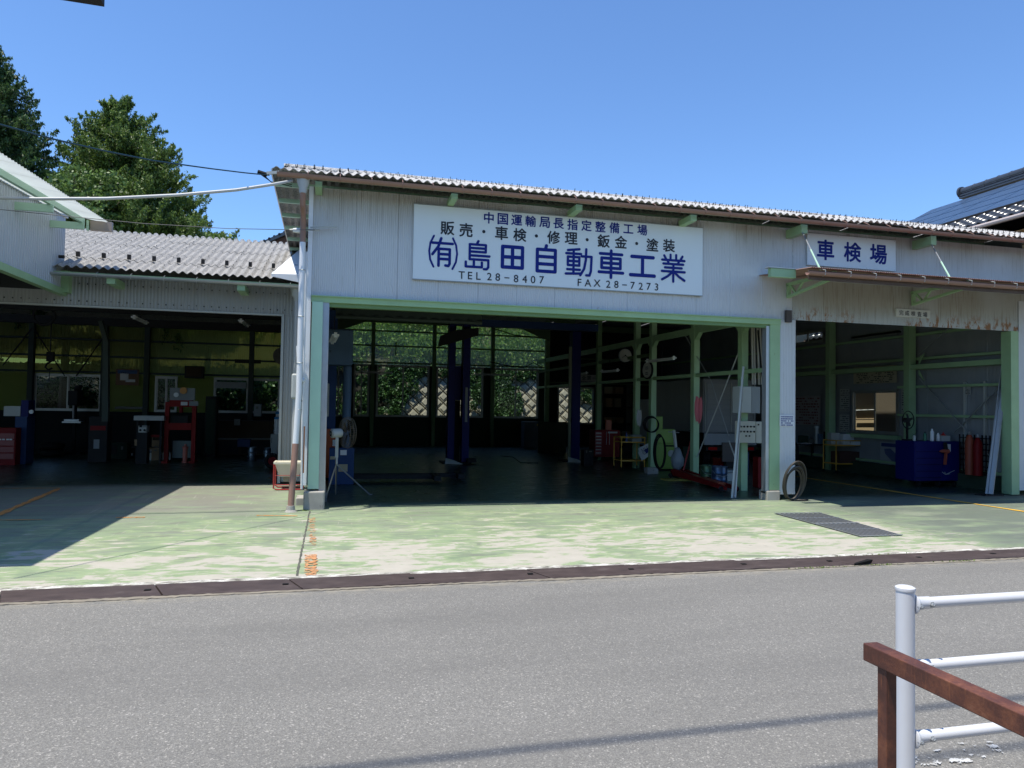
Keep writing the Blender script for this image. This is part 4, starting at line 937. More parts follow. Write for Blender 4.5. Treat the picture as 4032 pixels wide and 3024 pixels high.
for i in range(26):
    y0 = HY-.05-i*.42
    if rt is None: rt = MB().lathe((HX1, y0-.40, HZ1+.25), [(.12, 0), (.125, .38), (.135, .385), (.135, .40)], 14, 'y').build('ridge_tile', TILE, nh, smooth=True, origin=(HX1, y0, HZ1))
    else: inst(rt, nh, (0, -i*.42, 0), 'ridge_tile')
MB().lathe((HX1, HY-.02, HZ1+.24), [(.18, 0), (.19, .06), (.15, .10)], 16, 'y').build('ridge_end_ornament', TILE, nh, smooth=True)
MB().tube([(15.05, 6, 6.12), (15.05, 22.4, 6.12)], .05, 8).build('gutter', M('white_coated_gutter', (.5, .42, .38), .4), nh, smooth=True)
for i in range(8): yy = 11+i*1.5; MB().tube([(15.1, yy, 6.1), (15.2, yy, 5.95), (15.3, yy, 5.98), (15.35, yy, 6.1)], .012, 5).build('gutter_hook', LGREY, nh)
# skirt roof of the neighbour, seen through the lane windows
mb = MB().quad_box([(15.35, 12.2, 3.9), (16, 12.2, 4.35), (16, 21, 4.35), (15.35, 21, 3.9), (15.35, 12.2, 3.94), (16, 12.2, 4.39), (16, 21, 4.39), (15.35, 21, 3.94)]); mb.build('skirt_roof', TIMBER, nh)
d3 = Vector((.65, 0, .45)).normalized(); n3 = Vector((-d3.z, 0, d3.x))
for r in range(3):
    for i in range(30):
        o = Vector((15.32, 12.2+i*.29, 3.955))+d3*(r*.26)
        if r == 0 and i == 0: t3 = tile_mesh(o, d3, n3, uy, .29, .28).build('skirt_tile', TILE, nh, smooth='all', origin=o); o3 = o
        else: inst(t3, nh, o-o3, 'skirt_tile')
a = onx(15.95, 3370, 1616); b_ = onx(15.95, 3455, 1613); MB().tube([a, b_], .02, 6).build('wall_pipe', WHITE, nh)
a = onx(15.95, 3370, 1652); b_ = onx(15.95, 3500, 1650); c_ = onx(15.95, 3498, 1712); MB().tube([a, b_, c_], .02, 6).build('wall_pipe', M('brown_pipe', (.12, .08, .05), .5), nh)
B('wall_return', M('grey_brown_render', (.20, .16, .12), .8), nh, 15.7, 15.99, onx(15.9, 3560, 1600).y, onx(15.9, 3470, 1600).y, 0, 3.8)

# ================================================================== trees
def conifer(name, label, px, base_y, ptop, width, mat, seed, zlow=2.0, nb=260, lean=0.):
    x = ony(base_y, px, 1200).x; ztop = ony(base_y, px, ptop).z; t = thing(name, label, 'tree', (x, base_y, 0))
    MB().tube([(x, base_y, 0), (x+.05, base_y, ztop*.4), (x+.02+lean, base_y, ztop*.95)], [.28, .18, .03], 8).build('trunk', BARK, t, smooth=True)
    ch = []; r_ = np.random.default_rng(seed); br = MB()
    for i in range(nb):
        f = (i+.5)/nb; z = zlow+(ztop-zlow)*f; an = r_.uniform(0, 2*np.pi); prof = (1-f)**.62*(.60+.48*r_.random())*(1.12 if r_.random() < .2 else 1.)
        Lb = width/2*max(prof, .05); tip = np.array([math.cos(an)*Lb, math.sin(an)*Lb, Lb*r_.uniform(.05, .4)])
        root = np.array([x+lean*f, base_y, z]); 
        if Lb > .6: br.tube([root, root+tip*.8], [.03, .008], 4, False)
        m_ = max(3, int(Lb*5)); 
        for k in range(m_):
            q = root+tip*((k+.6)/m_)**.8+r_.normal(0, .10, 3)*Lb*.35
            s_ = r_.uniform(.15, .32)*(1.0 if k < m_-1 else .8); n = int(95*s_/.25); a_ = r_.random(n)[:, None]
            out = tip/np.linalg.norm(tip)+np.array([0, 0, .55])+r_.normal(0, .35, 3); out /= np.linalg.norm(out)
            u = r_.normal(size=(n, 3))*s_*.36*(1.15-a_)+out*(a_*s_*2.1-.1); leaves(ch, q+u, .040, 1.1, elong=3.2)
    br.build('branches', BARK, t, kind='stuff'); build_leaves('crown', ch, mat, t); return t
conifer('cypress_tree', 'tall dark cypress cut off by the left photo edge above the grey block', -75, 25.5, 215, 7.0, CYPD, 3, 3, 330)
conifer('cypress_tree', 'bushy pointed green cypress standing behind the slate roofed wing', 598, 27.5, 430, 8.2, CYP, 5, 3.0, 400, -1.25)
def broad(name, label, px, y, zc, r, mat, n=45, lf=.10, sq=(1, 1, .8)):
    x = ony(y, px, 1200).x; t = thing(name, label, 'tree', (x, y, 0)); mb = MB(); mb.tube([(x, y, 0), (x+.1, y, zc*.6), (x, y, zc)], [.14, .09, .03], 6)
    ch = []
    for i in range(n):
        u = rng.normal(size=3); u /= np.linalg.norm(u); c = np.array([x, y, zc])+u*r*np.array(sq)*rng.uniform(.35, 1); clump(ch, c, r*.28, 150, lf, (1, 1, .6), -.3)
        mb.tube([(x, y, zc*.7), tuple(c)], [.03, .008], 4, False)
    mb.build('trunk', BARK, t); build_leaves('crown', ch, mat, t)
broad('broadleaf_tree', 'light green broadleaf tree between the two cypresses', 255, 24.8, 7.6, 1.7, BROAD, 60, .085)
broad('broadleaf_tree', 'low leafy tree at the right foot of the pointed cypress', 815, 27, 6.0, 1.6, BROAD, 45, .11, (1, 1, 1.1))
broad('broadleaf_tree', 'dark leafy tree filling the gap low behind the wing roof', 420, 25.6, 5.6, 2.4, BUSH, 50, .10, (1.2, .6, .6))

# ================================================================== wires
def wire(name, label, pts, r, mat, sag=0, n=20):
    P = [Vector(p) for p in pts]; out = []
    if len(P) == 2:
        for i in range(n+1): t_ = i/n; q = P[0].lerp(P[1], t_); q.z -= sag*4*t_*(1-t_); out.append(q)
    else: out = P
    return MB().tube(out, r, 6).build(name, mat, None, smooth='all', label=label, cat='cable')
e = ony(10.95, 1060, 690)
SA = onz(0, 0, 2290); SB_ = Vector((e.x+.28*e.z, e.y+.14*e.z, 0)); sn = Vector((-(SB_-SA).y, (SB_-SA).x, 0)).normalized()
def shadow_on(px, py):   # where the sight line meets the plane that holds the cable and its shadow
    d = ray(px, py); a = Vector((d.x+.28*d.z, d.y+.14*d.z, 0)); b_ = Vector((CAM.x+.28*CAM.z, CAM.y+.14*CAM.z, 0)); return CAM+d*((SA-b_).dot(sn)/a.dot(sn))
wire('power_cable', 'dark blue twisted power cable coming down from upper left to the roof corner', [shadow_on(*q) for q in ((-700, 150), (-500, 255), (-260, 372), (0, 490), (200, 545), (400, 592), (600, 632), (830, 664), (960, 680))]+[e], .009, CABLE)
wire('conduit_cable', 'thick white sheathed cable sagging from the left edge to the gutter corner', [ony(10.55, q[0], q[1]) for q in ((-900, 730), (-400, 765), (-150, 776), (150, 783), (420, 782), (700, 768), (930, 748), (1080, 725))]+[ony(10.8, 1150, 712)], .022, M('grey_white_sheath', (.5, .5, .48), .5))
wire('thin_wire', 'thin grey wire crossing below the white sheathed cable to the facade', [ony(11.1, q[0], q[1]) for q in ((-400, 770), (-100, 815), (200, 845), (560, 880), (900, 900), (1240, 906))], .005, CABLEG)
wire('overhead_line', 'overhead line above the road, outside the view, casting the longer soft shadow', [(-14, 1.92, 10), (16, 1.92, 10)], .022, CABLEG, .25)
wire('overhead_line', 'lower overhead line above the road, outside the view, casting the shorter soft shadow', [(-14, 1.42, 10), (16, 1.47, 10)], .020, CABLEG, .2)
# loops of cable at the roof corner and its arm
ca = thing('cable_anchor', 'grey steel arm with black cable loops at the roof corner', 'bracket', e)
MB().bar(ony(10.9, 1050, 682), ony(10.9, 1100, 678), .03, .04).build('arm', LGREY, ca)
for k in range(4):
    a = ony(10.95, 1022+k*6, 684+k*2); b_ = ony(11.0, 1150, 735-k*8); MB().tube([a, a.lerp(b_, .35)-Vector((0, 0, .05+.02*k)), a.lerp(b_, .7)-Vector((0, 0, .02)), b_], .006, 6).build('cable_loop', BLACK, ca, smooth='all')
MB().tube([ony(10.95, 1015, 676), ony(10.95, 1052, 688)], .03, 6).build('cable_knot', BLACK, ca)

# ================================================================== foreground
GK = .9145; GX, GY = 2.49*GK, 2.69*GK
def gz_(z): return 1.6-(1.6-z)*GK
gr = thing('guard_rail', 'white painted tubular guard rail with bolted joints at the road edge', 'railing', (GX, GY, 0))
for xx in (GX, GX+2, GX+4, GX+6):
    MB().lathe((xx, GY, -.3), [(.0348, 0), (.0348, gz_(.815)+.3)], 28).build('post', WPAINT, gr, smooth=True)
    MB().lathe((xx, GY, gz_(.812)), [(.0372, 0), (.0382, .006), (.0372, .013), (.028, .018), (.01, .0205)], 28).build('post_cap', WPAINT, gr, smooth=True)
for z in (gz_(.752), gz_(.475), gz_(.165)):
    MB().tube([(GX+.05, GY, z), (GX+7, GY, z)], .0222, 20).build('rail', WPAINT, gr, smooth=True)
    k = MB().lathe((GX+.033, GY, z), [(.033, -.004), (.041, 0), (.041, .004), (.033, .013), (.0262, .026), (.0245, .085)], 20, 'x').build('rail_socket', WPAINT, gr, smooth=True)
    for dx, dz in ((.008, -.004), (.075, -.002)):
        MB().lathe((GX+.033+dx, GY-(.036 if dx < .05 else .026), z+dz), [(.0125, .006), (.0125, .0), (.009, 0.), (.009, -.009), (.005, -.010), (.005, -.015)], 6, 'y').build('bolt', GALV, k)
hr = thing('handrail', 'rusty brown square steel handrail in front of the white guard rail', 'handrail', (1.83, 1.9, 0))
bevelled(B('rail', RUST, hr, 1.805, 1.863, -.6, 2.14, .742, .802), .004, 3)
bevelled(B('post', RUST, hr, 1.812, 1.853, 2.038, 2.080, -.3, .742), .003, 3)
bevelled(B('post', RUST, hr, 1.808, 1.860, -.3, -.25, -.3, .742), .003, 3)
aw = MB(); a = [CAM+ray(x_, y_)*1.5 for x_, y_ in ((150, -60), (404, -60), (411, 27), (190, -8))]
aw.prism([(-.93, 1.0, 2.42), (-.62, 1.0, 2.42), (-.62, 1.56, 2.42), (-.93, 1.56, 2.42)], (0, 0, .05))
d_ = ray(411, 27); s_ = (2.42-1.6)/d_.z; cr = CAM+d_*s_; dl = ray(190, -8); sl_ = (2.42-1.6)/dl.z; cl = CAM+dl*sl_
MB().prism([cl+(cl-cr)*.6, cr, cr+Vector((.05, -.9, 0)), cl+(cl-cr)*.6+Vector((0, -.9, 0))], (0, 0, .06)).build('porch_eave', DARK, None, label='dark corner of an eave overhead at the top left edge', cat='eave')

bh = thing('unseen_dark_house', 'added dark timber house front, unseen behind the camera', 'house', (0, -5, 0))  # unseen house added so the window panes reflect something dark
for i in range(20): B('board', TIMBER, bh, -10+i, -9.02+i, -5.0-.01*(i % 2), -4.95, .2, 5.0)
B('roof', TILE, bh, -10.5, 10.5, -9, -4.4, 5.0, 5.15); B('wall', TIMBER, bh, -10, 10, -9, -5.02, 0, 4.98)
for i in range(4): make_window(bh, -7.5+i*4, -5.6+i*4, -4.93, .9, 2.2, 2)
# ================================================================== things in the bays
def T(name, label, cat, px, py, group=None):
    p = onz(0, px, py); return thing(name, label, cat, (p.x, p.y, 0), group), p
# --- wash tub
t, p = T('wash_tub', 'cream plastic wash tub on a red tubular frame beside the downpipe', 'tub', 1138, 1925)
x, y = p.x, p.y
x0, x1 = x-.25, x+.25; y0, y1 = y-.22, y+.2
mb = MB(); n_ = len(mb.v)
mb.quad_box([(x0+.08, y0+.08, .24), (x1-.08, y0+.08, .24), (x1-.08, y1-.08, .24), (x0+.08, y1-.08, .24), (x0, y0, .50), (x1, y0, .50), (x1, y1, .50), (x0, y1, .50)]); mb.f.pop(1)
mb.quad_box([(x0+.10, y0+.10, .26), (x1-.10, y0+.10, .26), (x1-.10, y1-.10, .26), (x0+.10, y1-.10, .26), (x0+.02, y0+.02, .50), (x1-.02, y0+.02, .50), (x1-.02, y1-.02, .50), (x0+.02, y1-.02, .50)]); mb.f.pop(7)
mb.build('basin', CREAM, t)
rim = MB(); z = .50
for a in ((x0-.02, x1+.02, y0-.02, y0+.02), (x0-.02, x1+.02, y1-.02, y1+.02), (x0-.02, x0+.02, y0+.021, y1-.021), (x1-.02, x1+.02, y0+.021, y1-.021)): rim.box(a[0], a[1], a[2], a[3], z-.025, z+.012)
rim.build('rim', CREAM, t); B('sump', M('dirty_plastic', (.3, .26, .18), .6), t, x-.10, x+.12, y-.10, y+.1, .14, .238)
for yy in (y0-.01, y1+.01):
    MB().tube([(x0-.01, yy, .48), (x0-.01, yy, .04), (x0+.04, yy, .015), (x1-.04, yy, .015), (x1+.01, yy, .04), (x1+.01, yy, .48)], .013, 8).build('frame', RED2, t, smooth=True)
MB().tube([(x0-.01, y0-.01, .27), (x1+.01, y0-.01, .27)], .006, 6).build('frame_rod', RED2, t); MB().tube([(x0-.01, y0-.01, .10), (x1+.01, y0-.01, .10)], .010, 6).build('frame_rod', RED2, t)
# --- gas bottle cart wheel, cabinet, water bottle, drums
t, p = T('hand_truck', 'gas cylinder hand truck with black tyre and red hub at the wing jamb', 'hand truck', 1072, 1846)
MB().ring((p.x, p.y, .19), .14, .05, 'y', 24, 10).build('tyre', BLACK, t, smooth='all'); MB().lathe((p.x, p.y-.03, .19), [(.10, 0), (.10, .06)], 16, 'y').build('hub', DRED, t)
MB().tube([(p.x+.15, p.y+.1, .1), (p.x+.2, p.y+.15, 1.3)], .07, 10).build('gas_cylinder', DARK, t, smooth=True)
for k in (0, 1): MB().lathe((p.x+.10+k*.10, p.y+.05, 1.42+.05*k), [(.035, 0), (.035, .03)], 12, 'y').build('gauge', WHITE, t)
MB().tube([(p.x+.13, p.y+.06, 1.35), (p.x+.24, p.y, 1.1), (p.x+.2, p.y-.02, .5), (p.x+.1, p.y, .2)], .018, 6).build('hose', BLACK, t, smooth='all')
t, p = T('white_cabinet', 'small white cabinet under the blue topped bottle in the wing', 'cabinet', 1085, 1815)
yy = p.y+1.2; a = ony(yy, 1066, 1710); b_ = ony(yy, 1113, 1795); B('body', LGREY, t, a.x, b_.x, yy, yy+.4, .05, a.z); MB().bar((a.x+.03, yy-.01, a.z-.1), (a.x+.03, yy-.01, a.z-.25), .01, .01).build('handle', DARK, t); MB().tube([(b_.x-.1, yy-.01, a.z-.3), (b_.x-.04, yy-.02, a.z-.15), (b_.x, yy-.02, a.z-.35)], .006, 5).build('wire', BLACK, t)
zc = a.z; c = (a.x+b_.x)/2
t = thing('oil_dispenser', 'white bottle with blue bands standing on the small white cabinet', 'bottle', (c, yy+.15, zc))
q = ony(yy+.15, 1087, 1620); h = q.z-zc
MB().lathe((c, yy+.15, zc), [(.10, 0), (.105, .04), (.105, h*.66)], 18).build('body', WHITE, t, smooth=True); MB().lathe((c, yy+.15, zc+h*.66), [(.108, 0), (.108, .05), (.06, .07)], 18).build('band', M('sky_blue_plastic', (.03, .25, .55), .4), t, smooth=True); MB().lathe((c, yy+.15, zc+h*.76), [(.06, 0), (.06, h*.12)], 14).build('neck', WHITE, t); MB().lathe((c, yy+.15, zc+h*.88), [(.065, 0), (.065, .05), (.03, .08)], 14).build('cap', M('sky_blue_plastic', (.03, .25, .55), .4), t)
def drum(label, px, py, r, h, mat, name='drum', grp=None, text=None):
    t, p = T(name, label, 'drum', px, py, grp); prof = [(r*.97, 0), (r, .01), (r, h*.33-.01), (r*1.03, h*.33), (r, h*.33+.01), (r, h*.66-.01), (r*1.03, h*.66), (r, h*.66+.01), (r, h-.015), (r*1.04, h-.01), (r*1.04, h), (r*.95, h), (r*.95, h-.01)]
    MB().lathe((p.x, p.y, 0), prof, 24).build('shell', mat, t, smooth=True); MB().tube([(p.x-r, p.y, h*.8), (p.x-r*.9, p.y-r*.7, h*.6), (p.x, p.y-r*1.08, h*.52), (p.x+r*.9, p.y-r*.7, h*.6), (p.x+r, p.y, h*.8)], .004, 5).build('handle', GALV, t)
    return t, p
STEELD = M('tin_drum_steel', (.14, .17, .20), .3, .7, var=.2); GRD = M('green_tin', (.06, .13, .07), .35, .5, var=.2)
t, p = drum('tin drum with lettering down its side on the wing floor', 992, 1812, .115, .36, STEELD)
for i, ch_ in enumerate('COATS'):
    me, v = glyph(ch_, None, 1, 0, INK, 0); k = .05; mb = MB(); cxx = v[:, 0].mean(); czz = v[:, 1].mean()
    for q in v: mb.v.append((p.x-.01-(q[1]-czz)*k, p.y-.12, .08+i*.05+(q[0]-cxx)*k))
    mb.f = [tuple(pp.vertices) for pp in me.polygons]; mb.build('letter', PAPER, t)
drum('tin drum half hidden behind the hand truck wheel', 1052, 1815, .09, .36, STEELD)
t1, _ = drum('dark green tin drum on the yellow board behind the floor jack', 2787, 1905, .16, .40, GRD)
t2, _ = drum('steel blue tin drum right of the green one by the floor jack', 2832, 1915, .16, .42, M('blue_tin', (.05, .09, .16), .3, .5, var=.2))
# --- red shop press
t, p = T('shop_press', 'red hydraulic shop press with open H frame in the wing', 'press', 708, 1822)
y = p.y; xl = ony(y, 647, 1700).x; xr = ony(y, 770, 1700).x; zt = ony(y, 708, 1576).z; zb = ony(y, 708, 1690).z
for xx in (xl, xr-.10): B('upright', RED, t, xx, xx+.10, y, y+.14, .03, zt-.05); B('foot', RED, t, xx-.02, xx+.12, y-.15, y+.3, 0, .05)
B('head_beam', RED, t, xl+.1, xr-.1, y, y+.14, zt-.17, zt); B('table_beam', RED, t, xl+.1, xr-.1, y-.02, y+.16, zb-.02, zb+.16)
MB().lathe(((xl+xr)/2, y+.07, zt-.32), [(.05, 0), (.05, .15)], 12).build('ram', DRED, t); MB().lathe(((xl+xr)/2-.12, y-.01, zt+.14), [(.06, 0), (.06, .03)], 14, 'y').build('gauge', WHITE, t)
B('top_pump', GREY, t, (xl+xr)/2-.28, (xl+xr)/2+.32, y+.05, y+.12, zt, zt+.32); MB().lathe(((xl+xr)/2+.05, y+.0, zt+.25), [(.09, 0), (.09, .03)], 10, 'y').build('badge', M('orange_badge', (.6, .28, .06), .5), t)
B('label_plate', PAPER, t, (xl+xr)/2+.0, (xl+xr)/2+.16, y-.006, y-.001, zt-.13, zt-.04); B('label_plate', GREY, t, (xl+xr)/2+.2, (xl+xr)/2+.42, y-.006, y-.001, zt-.14, zt-.02)
B('stacked_blocks', DARK, t, xl+.15, xr-.2, y+.02, y+.12, zb+.145, zb+.35); B('rear_frame', M('grey_green_angle', (.14, .18, .16), .5), t, xl+.15, xr-.15, y+.30, y+.34, .1, .55)
t, p = T('bottle_jack', 'slim red cylinder jack standing before the shop press', 'jack', 728, 1822)
MB().lathe((p.x, p.y, 0), [(.08, 0), (.08, .04), (.06, .05), (.06, .36), (.075, .37), (.075, .42), (.03, .43), (.03, .48)], 14).build('body', M('salmon_red', (.45, .12, .08), .5), t, smooth=True)
# --- batteries on the floor
for px0, px1, py1, py0, lab, m_ in ((537, 569, 1812, 1783, 'leftmost pale battery box with a printed label on the wing floor', LGREY), (571, 603, 1812, 1783, 'plain pale battery box touching the labelled one', LGREY), (632, 673, 1812, 1782, 'wide pale battery box standing alone before the shop press', LGREY), (500, 530, 1803, 1763, 'dark battery with a pale sticker left of the pale boxes', DARK), (583, 618, 1795, 1765, 'blue and white carton behind the pale battery boxes', PAPER)):
    p = onz(0, px0, py1); q = ony(p.y, px1, py0); t = thing('battery_box', lab, 'battery', (p.x, p.y, 0)); bevelled(B('case', m_, t, p.x, q.x, p.y, p.y+.16, 0, max(q.z, .12)), .006)
    B('lid', M('dark_blue_grey_lid', (.06, .07, .09), .5), t, p.x-.003, q.x+.003, p.y-.003, p.y+.163, max(q.z, .12)+.001, max(q.z, .12)+.02)
    if px0 in (537, 500, 583): B('sticker', PAPER if px0 != 583 else BLUEINK, t, p.x+.04, q.x-.04, p.y-.004, p.y-.001, .06, .13)
# --- workbench and goods
t = thing('workbench', 'low workbench with a long white rail left of the shop press', 'workbench', (lx(560), 20.5, 0))
a = ony(20, 527, 1637); b_ = ony(20, 645, 1656); B('top', LGREY, t, a.x, b_.x, 20, 20.7, b_.z, a.z)
for xx in (a.x+.05, b_.x-.1):
    for yy in (20.05, 20.6): B('leg', DARK, t, xx, xx+.05, yy, yy+.05, 0, b_.z)
B('shelf', CARD, t, a.x+.1, b_.x-.1, 20.1, 20.6, .35, .38)
def prop_box(name, label, cat, y, px0, py0, px1, py1, mat, dep=.3, z0=None, extra=None):
    a = ony(y, px0, py0); b_ = ony(y, px1, py1); zz = b_.z if z0 is None else z0
    t = thing(name, label, cat, ((a.x+b_.x)/2, y, zz)); bevelled(B('body', mat, t, a.x, b_.x, y, y+dep, zz, a.z), .005); return t, a, b_
t, a, b_ = prop_box('battery_charger', 'white faced charger with two meters and two knobs in the wing', 'charger', 19.9, 545, 1676, 577, 1703, LGREY)
w = b_.x-a.x; 
for k in (.25, .75): MB().lathe((a.x+w*k, 19.89, b_.z+.06), [(.028, 0), (.028, .01)], 10, 'y').build('knob', BLACK, t)
B('meter', BLACK, t, a.x+w*.12, a.x+w*.45, 19.89, 19.899, b_.z+.13, b_.z+.18); B('meter', GREY, t, a.x+w*.55, a.x+w*.9, 19.89, 19.899, b_.z+.13, b_.z+.18)
B('stand', DARK, t, a.x-.02, b_.x+.02, 19.9, 20.2, 0, b_.z-.002)
t, a, b_ = prop_box('parts_carton', 'brown carton on the shelf under the wing workbench', 'carton', 20.02, 530, 1732, 568, 1755, CARD); B('flap', CARD, t, a.x, b_.x, 20.0, 20.01, a.z-.05, a.z+.01)
# --- red cabinet at left edge + blue machine
t, a, b_ = prop_box('red_tool_cabinet', 'dark red tool cabinet with white tags at the left photo edge', 'cabinet', onz(0, 30, 1832).y, -60, 1684, 58, 1830, DRED, .5, 0)
y = onz(0, 30, 1832).y
for k, px in enumerate((0, 14, 30, 43)): q = ony(y, px, 1728); B('tag', PAPER, t, q.x-.028, q.x+.028, y-.008, y-.001, q.z-.05, q.z+.05)
for k in range(4): z = .15+k*.16; B('drawer', M('dark_red_drawer', (.20, .012, .012), .4), t, a.x+.03, b_.x-.03, y-.012, y-.002, z, z+.13)
t, a, b_ = prop_box('blue_parts_washer', 'dark blue parts machine with pale lid beside the red cabinet', 'machine', y+.3, 60, 1640, 100, 1825, BLUE, .5, 0); B('lid', LGREY, t, a.x-.25, b_.x-.15, y+.3, y+.7, a.z+.01, a.z+.25)
MB().lathe((b_.x+.1, y+.25, a.z+.12), [(.05, 0), (.05, .03)], 12, 'y').build('gauge', WHITE, t); B('hood', NAVY, t, b_.x-.14, b_.x+.02, y+.3, y+.7, a.z+.002, a.z+.4)
t, p = T('spray_bottle', 'small white and blue bottle on the wing floor by the blue machine', 'bottle', 126, 1795)
MB().lathe((p.x, p.y, 0), [(.04, 0), (.045, .02), (.045, .13), (.02, .17), (.02, .2)], 12).build('body', M('pale_blue_plastic', (.35, .5, .6), .4), t, smooth=True); MB().lathe((p.x, p.y, .2), [(.024, 0), (.024, .04)], 10).build('cap', WHITE, t); MB().lathe((p.x, p.y, .05), [(.047, 0), (.047, .05)], 12).build('label_band', BLUEINK, t)
# --- drill press
t, p = T('drill_press', 'dark pillar drill with bright table in front of the wing window', 'drill press', 285, 1790); x, y = p.x, p.y
B('base', DARK, t, x-.25, x+.25, y-.2, y+.25, 0, .08); MB().tube([(x, y+.1, .08), (x, y+.1, 1.9)], .05, 12).build('column', DARK, t, smooth=True); MB().tube([(x, y-.05, 1.05), (x, y-.05, 1.42)], .022, 10).build('spindle', GALV, t)
B('table', GALV, t, x-.24, x+.24, y-.18, y+.1, .92, .96); B('vice', GALV, t, x-.2, x+.18, y-.15, y+.05, .965, 1.02); bevelled(B('head', DARK, t, x-.13, x+.13, y-.15, y+.35, 1.42, 1.85), .03); MB().lathe((x, y+.3, 1.85), [(.10, 0), (.10, .16)], 12).build('motor', DARK, t)
# --- hanging hook
q = ony(18.5, 197, 1415); t = thing('hoist_hook', 'black lifting hook block hanging on a chain in the wing', 'hoist', q)
MB().tube([q+Vector((0, 0, 1.0)), q+Vector((0, 0, .12))], .012, 6).build('chain', DARK, t); bevelled(B('block', BLACK, t, q.x-.07, q.x+.09, q.y-.05, q.y+.05, q.z-.05, q.z+.17), .02)
MB().tube([q+Vector((.02, 0, -.05)), q+Vector((-.06, 0, -.10)), q+Vector((-.09, 0, -.18)), q+Vector((-.03, 0, -.24)), q+Vector((.05, 0, -.2))], .022, 8).build('hook', BLACK, t, smooth='all'); MB().tube([q+Vector((.0, 0, -.24)), q+Vector((0, 0, -.5))], .010, 6).build('sling', DARK, t)
MB().ring((q.x-.15, q.y, q.z+1.0), .22, .03, 'y', 20, 6).build('chain_wheel', DARK, t)
# --- wing wall fittings
def flat_poster(name, label, y, px0, py0, px1, py1, mat, rows=0, seed=1, cat='poster', ink=INK):
    a = ony(y, px0, py0); b_ = ony(y, px1, py1); t = thing(name, label, cat, (a.x, y, b_.z)); B('sheet', mat, t, a.x, b_.x, y-.008, y, b_.z, a.z)
    if rows: print_lines(t, Vector((a.x, y-.008, a.z)), Vector((b_.x, y-.008, a.z)), Vector((a.x, y-.008, b_.z)), rows, ink, seed=seed)
    return t, a, b_
t, a, b_ = flat_poster('wall_poster', 'brown and yellow poster on the yellow wing wall', YL-.1, 457, 1452, 546, 1518, M('poster_brown', (.16, .09, .05), .8)); B('header', M('poster_blue', (.05, .10, .22), .8), t, a.x+.05, b_.x-.05, YL-.115, YL-.109, a.z-.14, a.z-.03); B('patch', PAPER, t, a.x+.12, a.x+.35, YL-.115, YL-.109, b_.z+.15, b_.z+.38); B('patch', PAPER, t, b_.x-.36, b_.x-.1, YL-.115, YL-.109, b_.z+.10, b_.z+.18)
t, a, b_ = flat_poster('dark_name_board', 'long narrow dark board high on the wing wall', YL-.1, 925, 1414, 1027, 1432, DARK); 
t, a, b_ = flat_poster('white_blind', 'crumpled pale blind hanging in the right wing window', YL-.15, 847, 1503, 968, 1530, GREY)
q = ony(YL-.15, 1110, 1402); t = thing('wing_clock', 'dull round clock on the wing wall near the jamb', 'clock', q); MB().lathe(q, [(.27, 0), (.27, -.05), (.22, -.05)], 24, 'y').build('case', M('dull_clock', (.14, .13, .10), .6), t); MB().bar(q+Vector((0, -.06, 0)), q+Vector((.13, -.06, -.14)), .015, .01).build('hand', BLACK, t); MB().bar(q+Vector((0, -.06, 0)), q+Vector((-.02, -.06, .1)), .015, .01).build('hand', BLACK, t)
def lamp(label, p, q, grp='fluorescent lamps hung in the bays', drop=.4):
    c = (p+q)/2; t = thing('fluorescent_lamp', label, 'lamp', c, grp); d = (q-p).normalized(); mb = MB(); mb.bar(p, q, .12, .025); mb.build('reflector', WHITE, t)
    MB().tube([p+Vector((0, 0, -.035))+d*.03, q+Vector((0, 0, -.035))-d*.03], .015, 8).build('tube', TUBE, t)
    for e_ in (p+d*.02, q-d*.02): MB().bar(e_-d*.012, e_+d*.012, .05, .09).build('end_cap', WHITE, t)
    MB().tube([c, c+Vector((0, 0, drop))], .006, 5).build('hanger', DARK, t)
lamp('fluorescent lamp seen end-on near the centre of the wing ceiling', ony(17.2, 527, 1248), ony(18.2, 576, 1270))
lamp('fluorescent lamp hanging right of centre in the wing ceiling', ony(16.8, 948, 1262), ony(17.8, 975, 1281))
lamp('fluorescent lamp in front of the blue lift box, seen end-on', ony(13.0, 1322, 1318), ony(13.6, 1308, 1346))
lamp('long fluorescent lamp hung before the second rear window', ony(26, 1398, 1463), ony(26, 1545, 1466), drop=.9)
lamp('long fluorescent lamp hung before the fifth rear window', ony(26, 1872, 1472), ony(26, 2010, 1476), drop=.9)
lamp('brightest fluorescent lamp hung on the column row by the round sign', onx(7.6, 2548, 1421), onx(7.6, 2655, 1409), drop=.45)
lamp('fluorescent lamp above the red tool chest, left of the round sign', onx(7.5, 2370, 1462), onx(7.5, 2433, 1457), drop=.6)
lamp('fluorescent lamp far back above the safety banner', onx(7.8, 2280, 1470), onx(7.8, 2310, 1468), drop=.6)
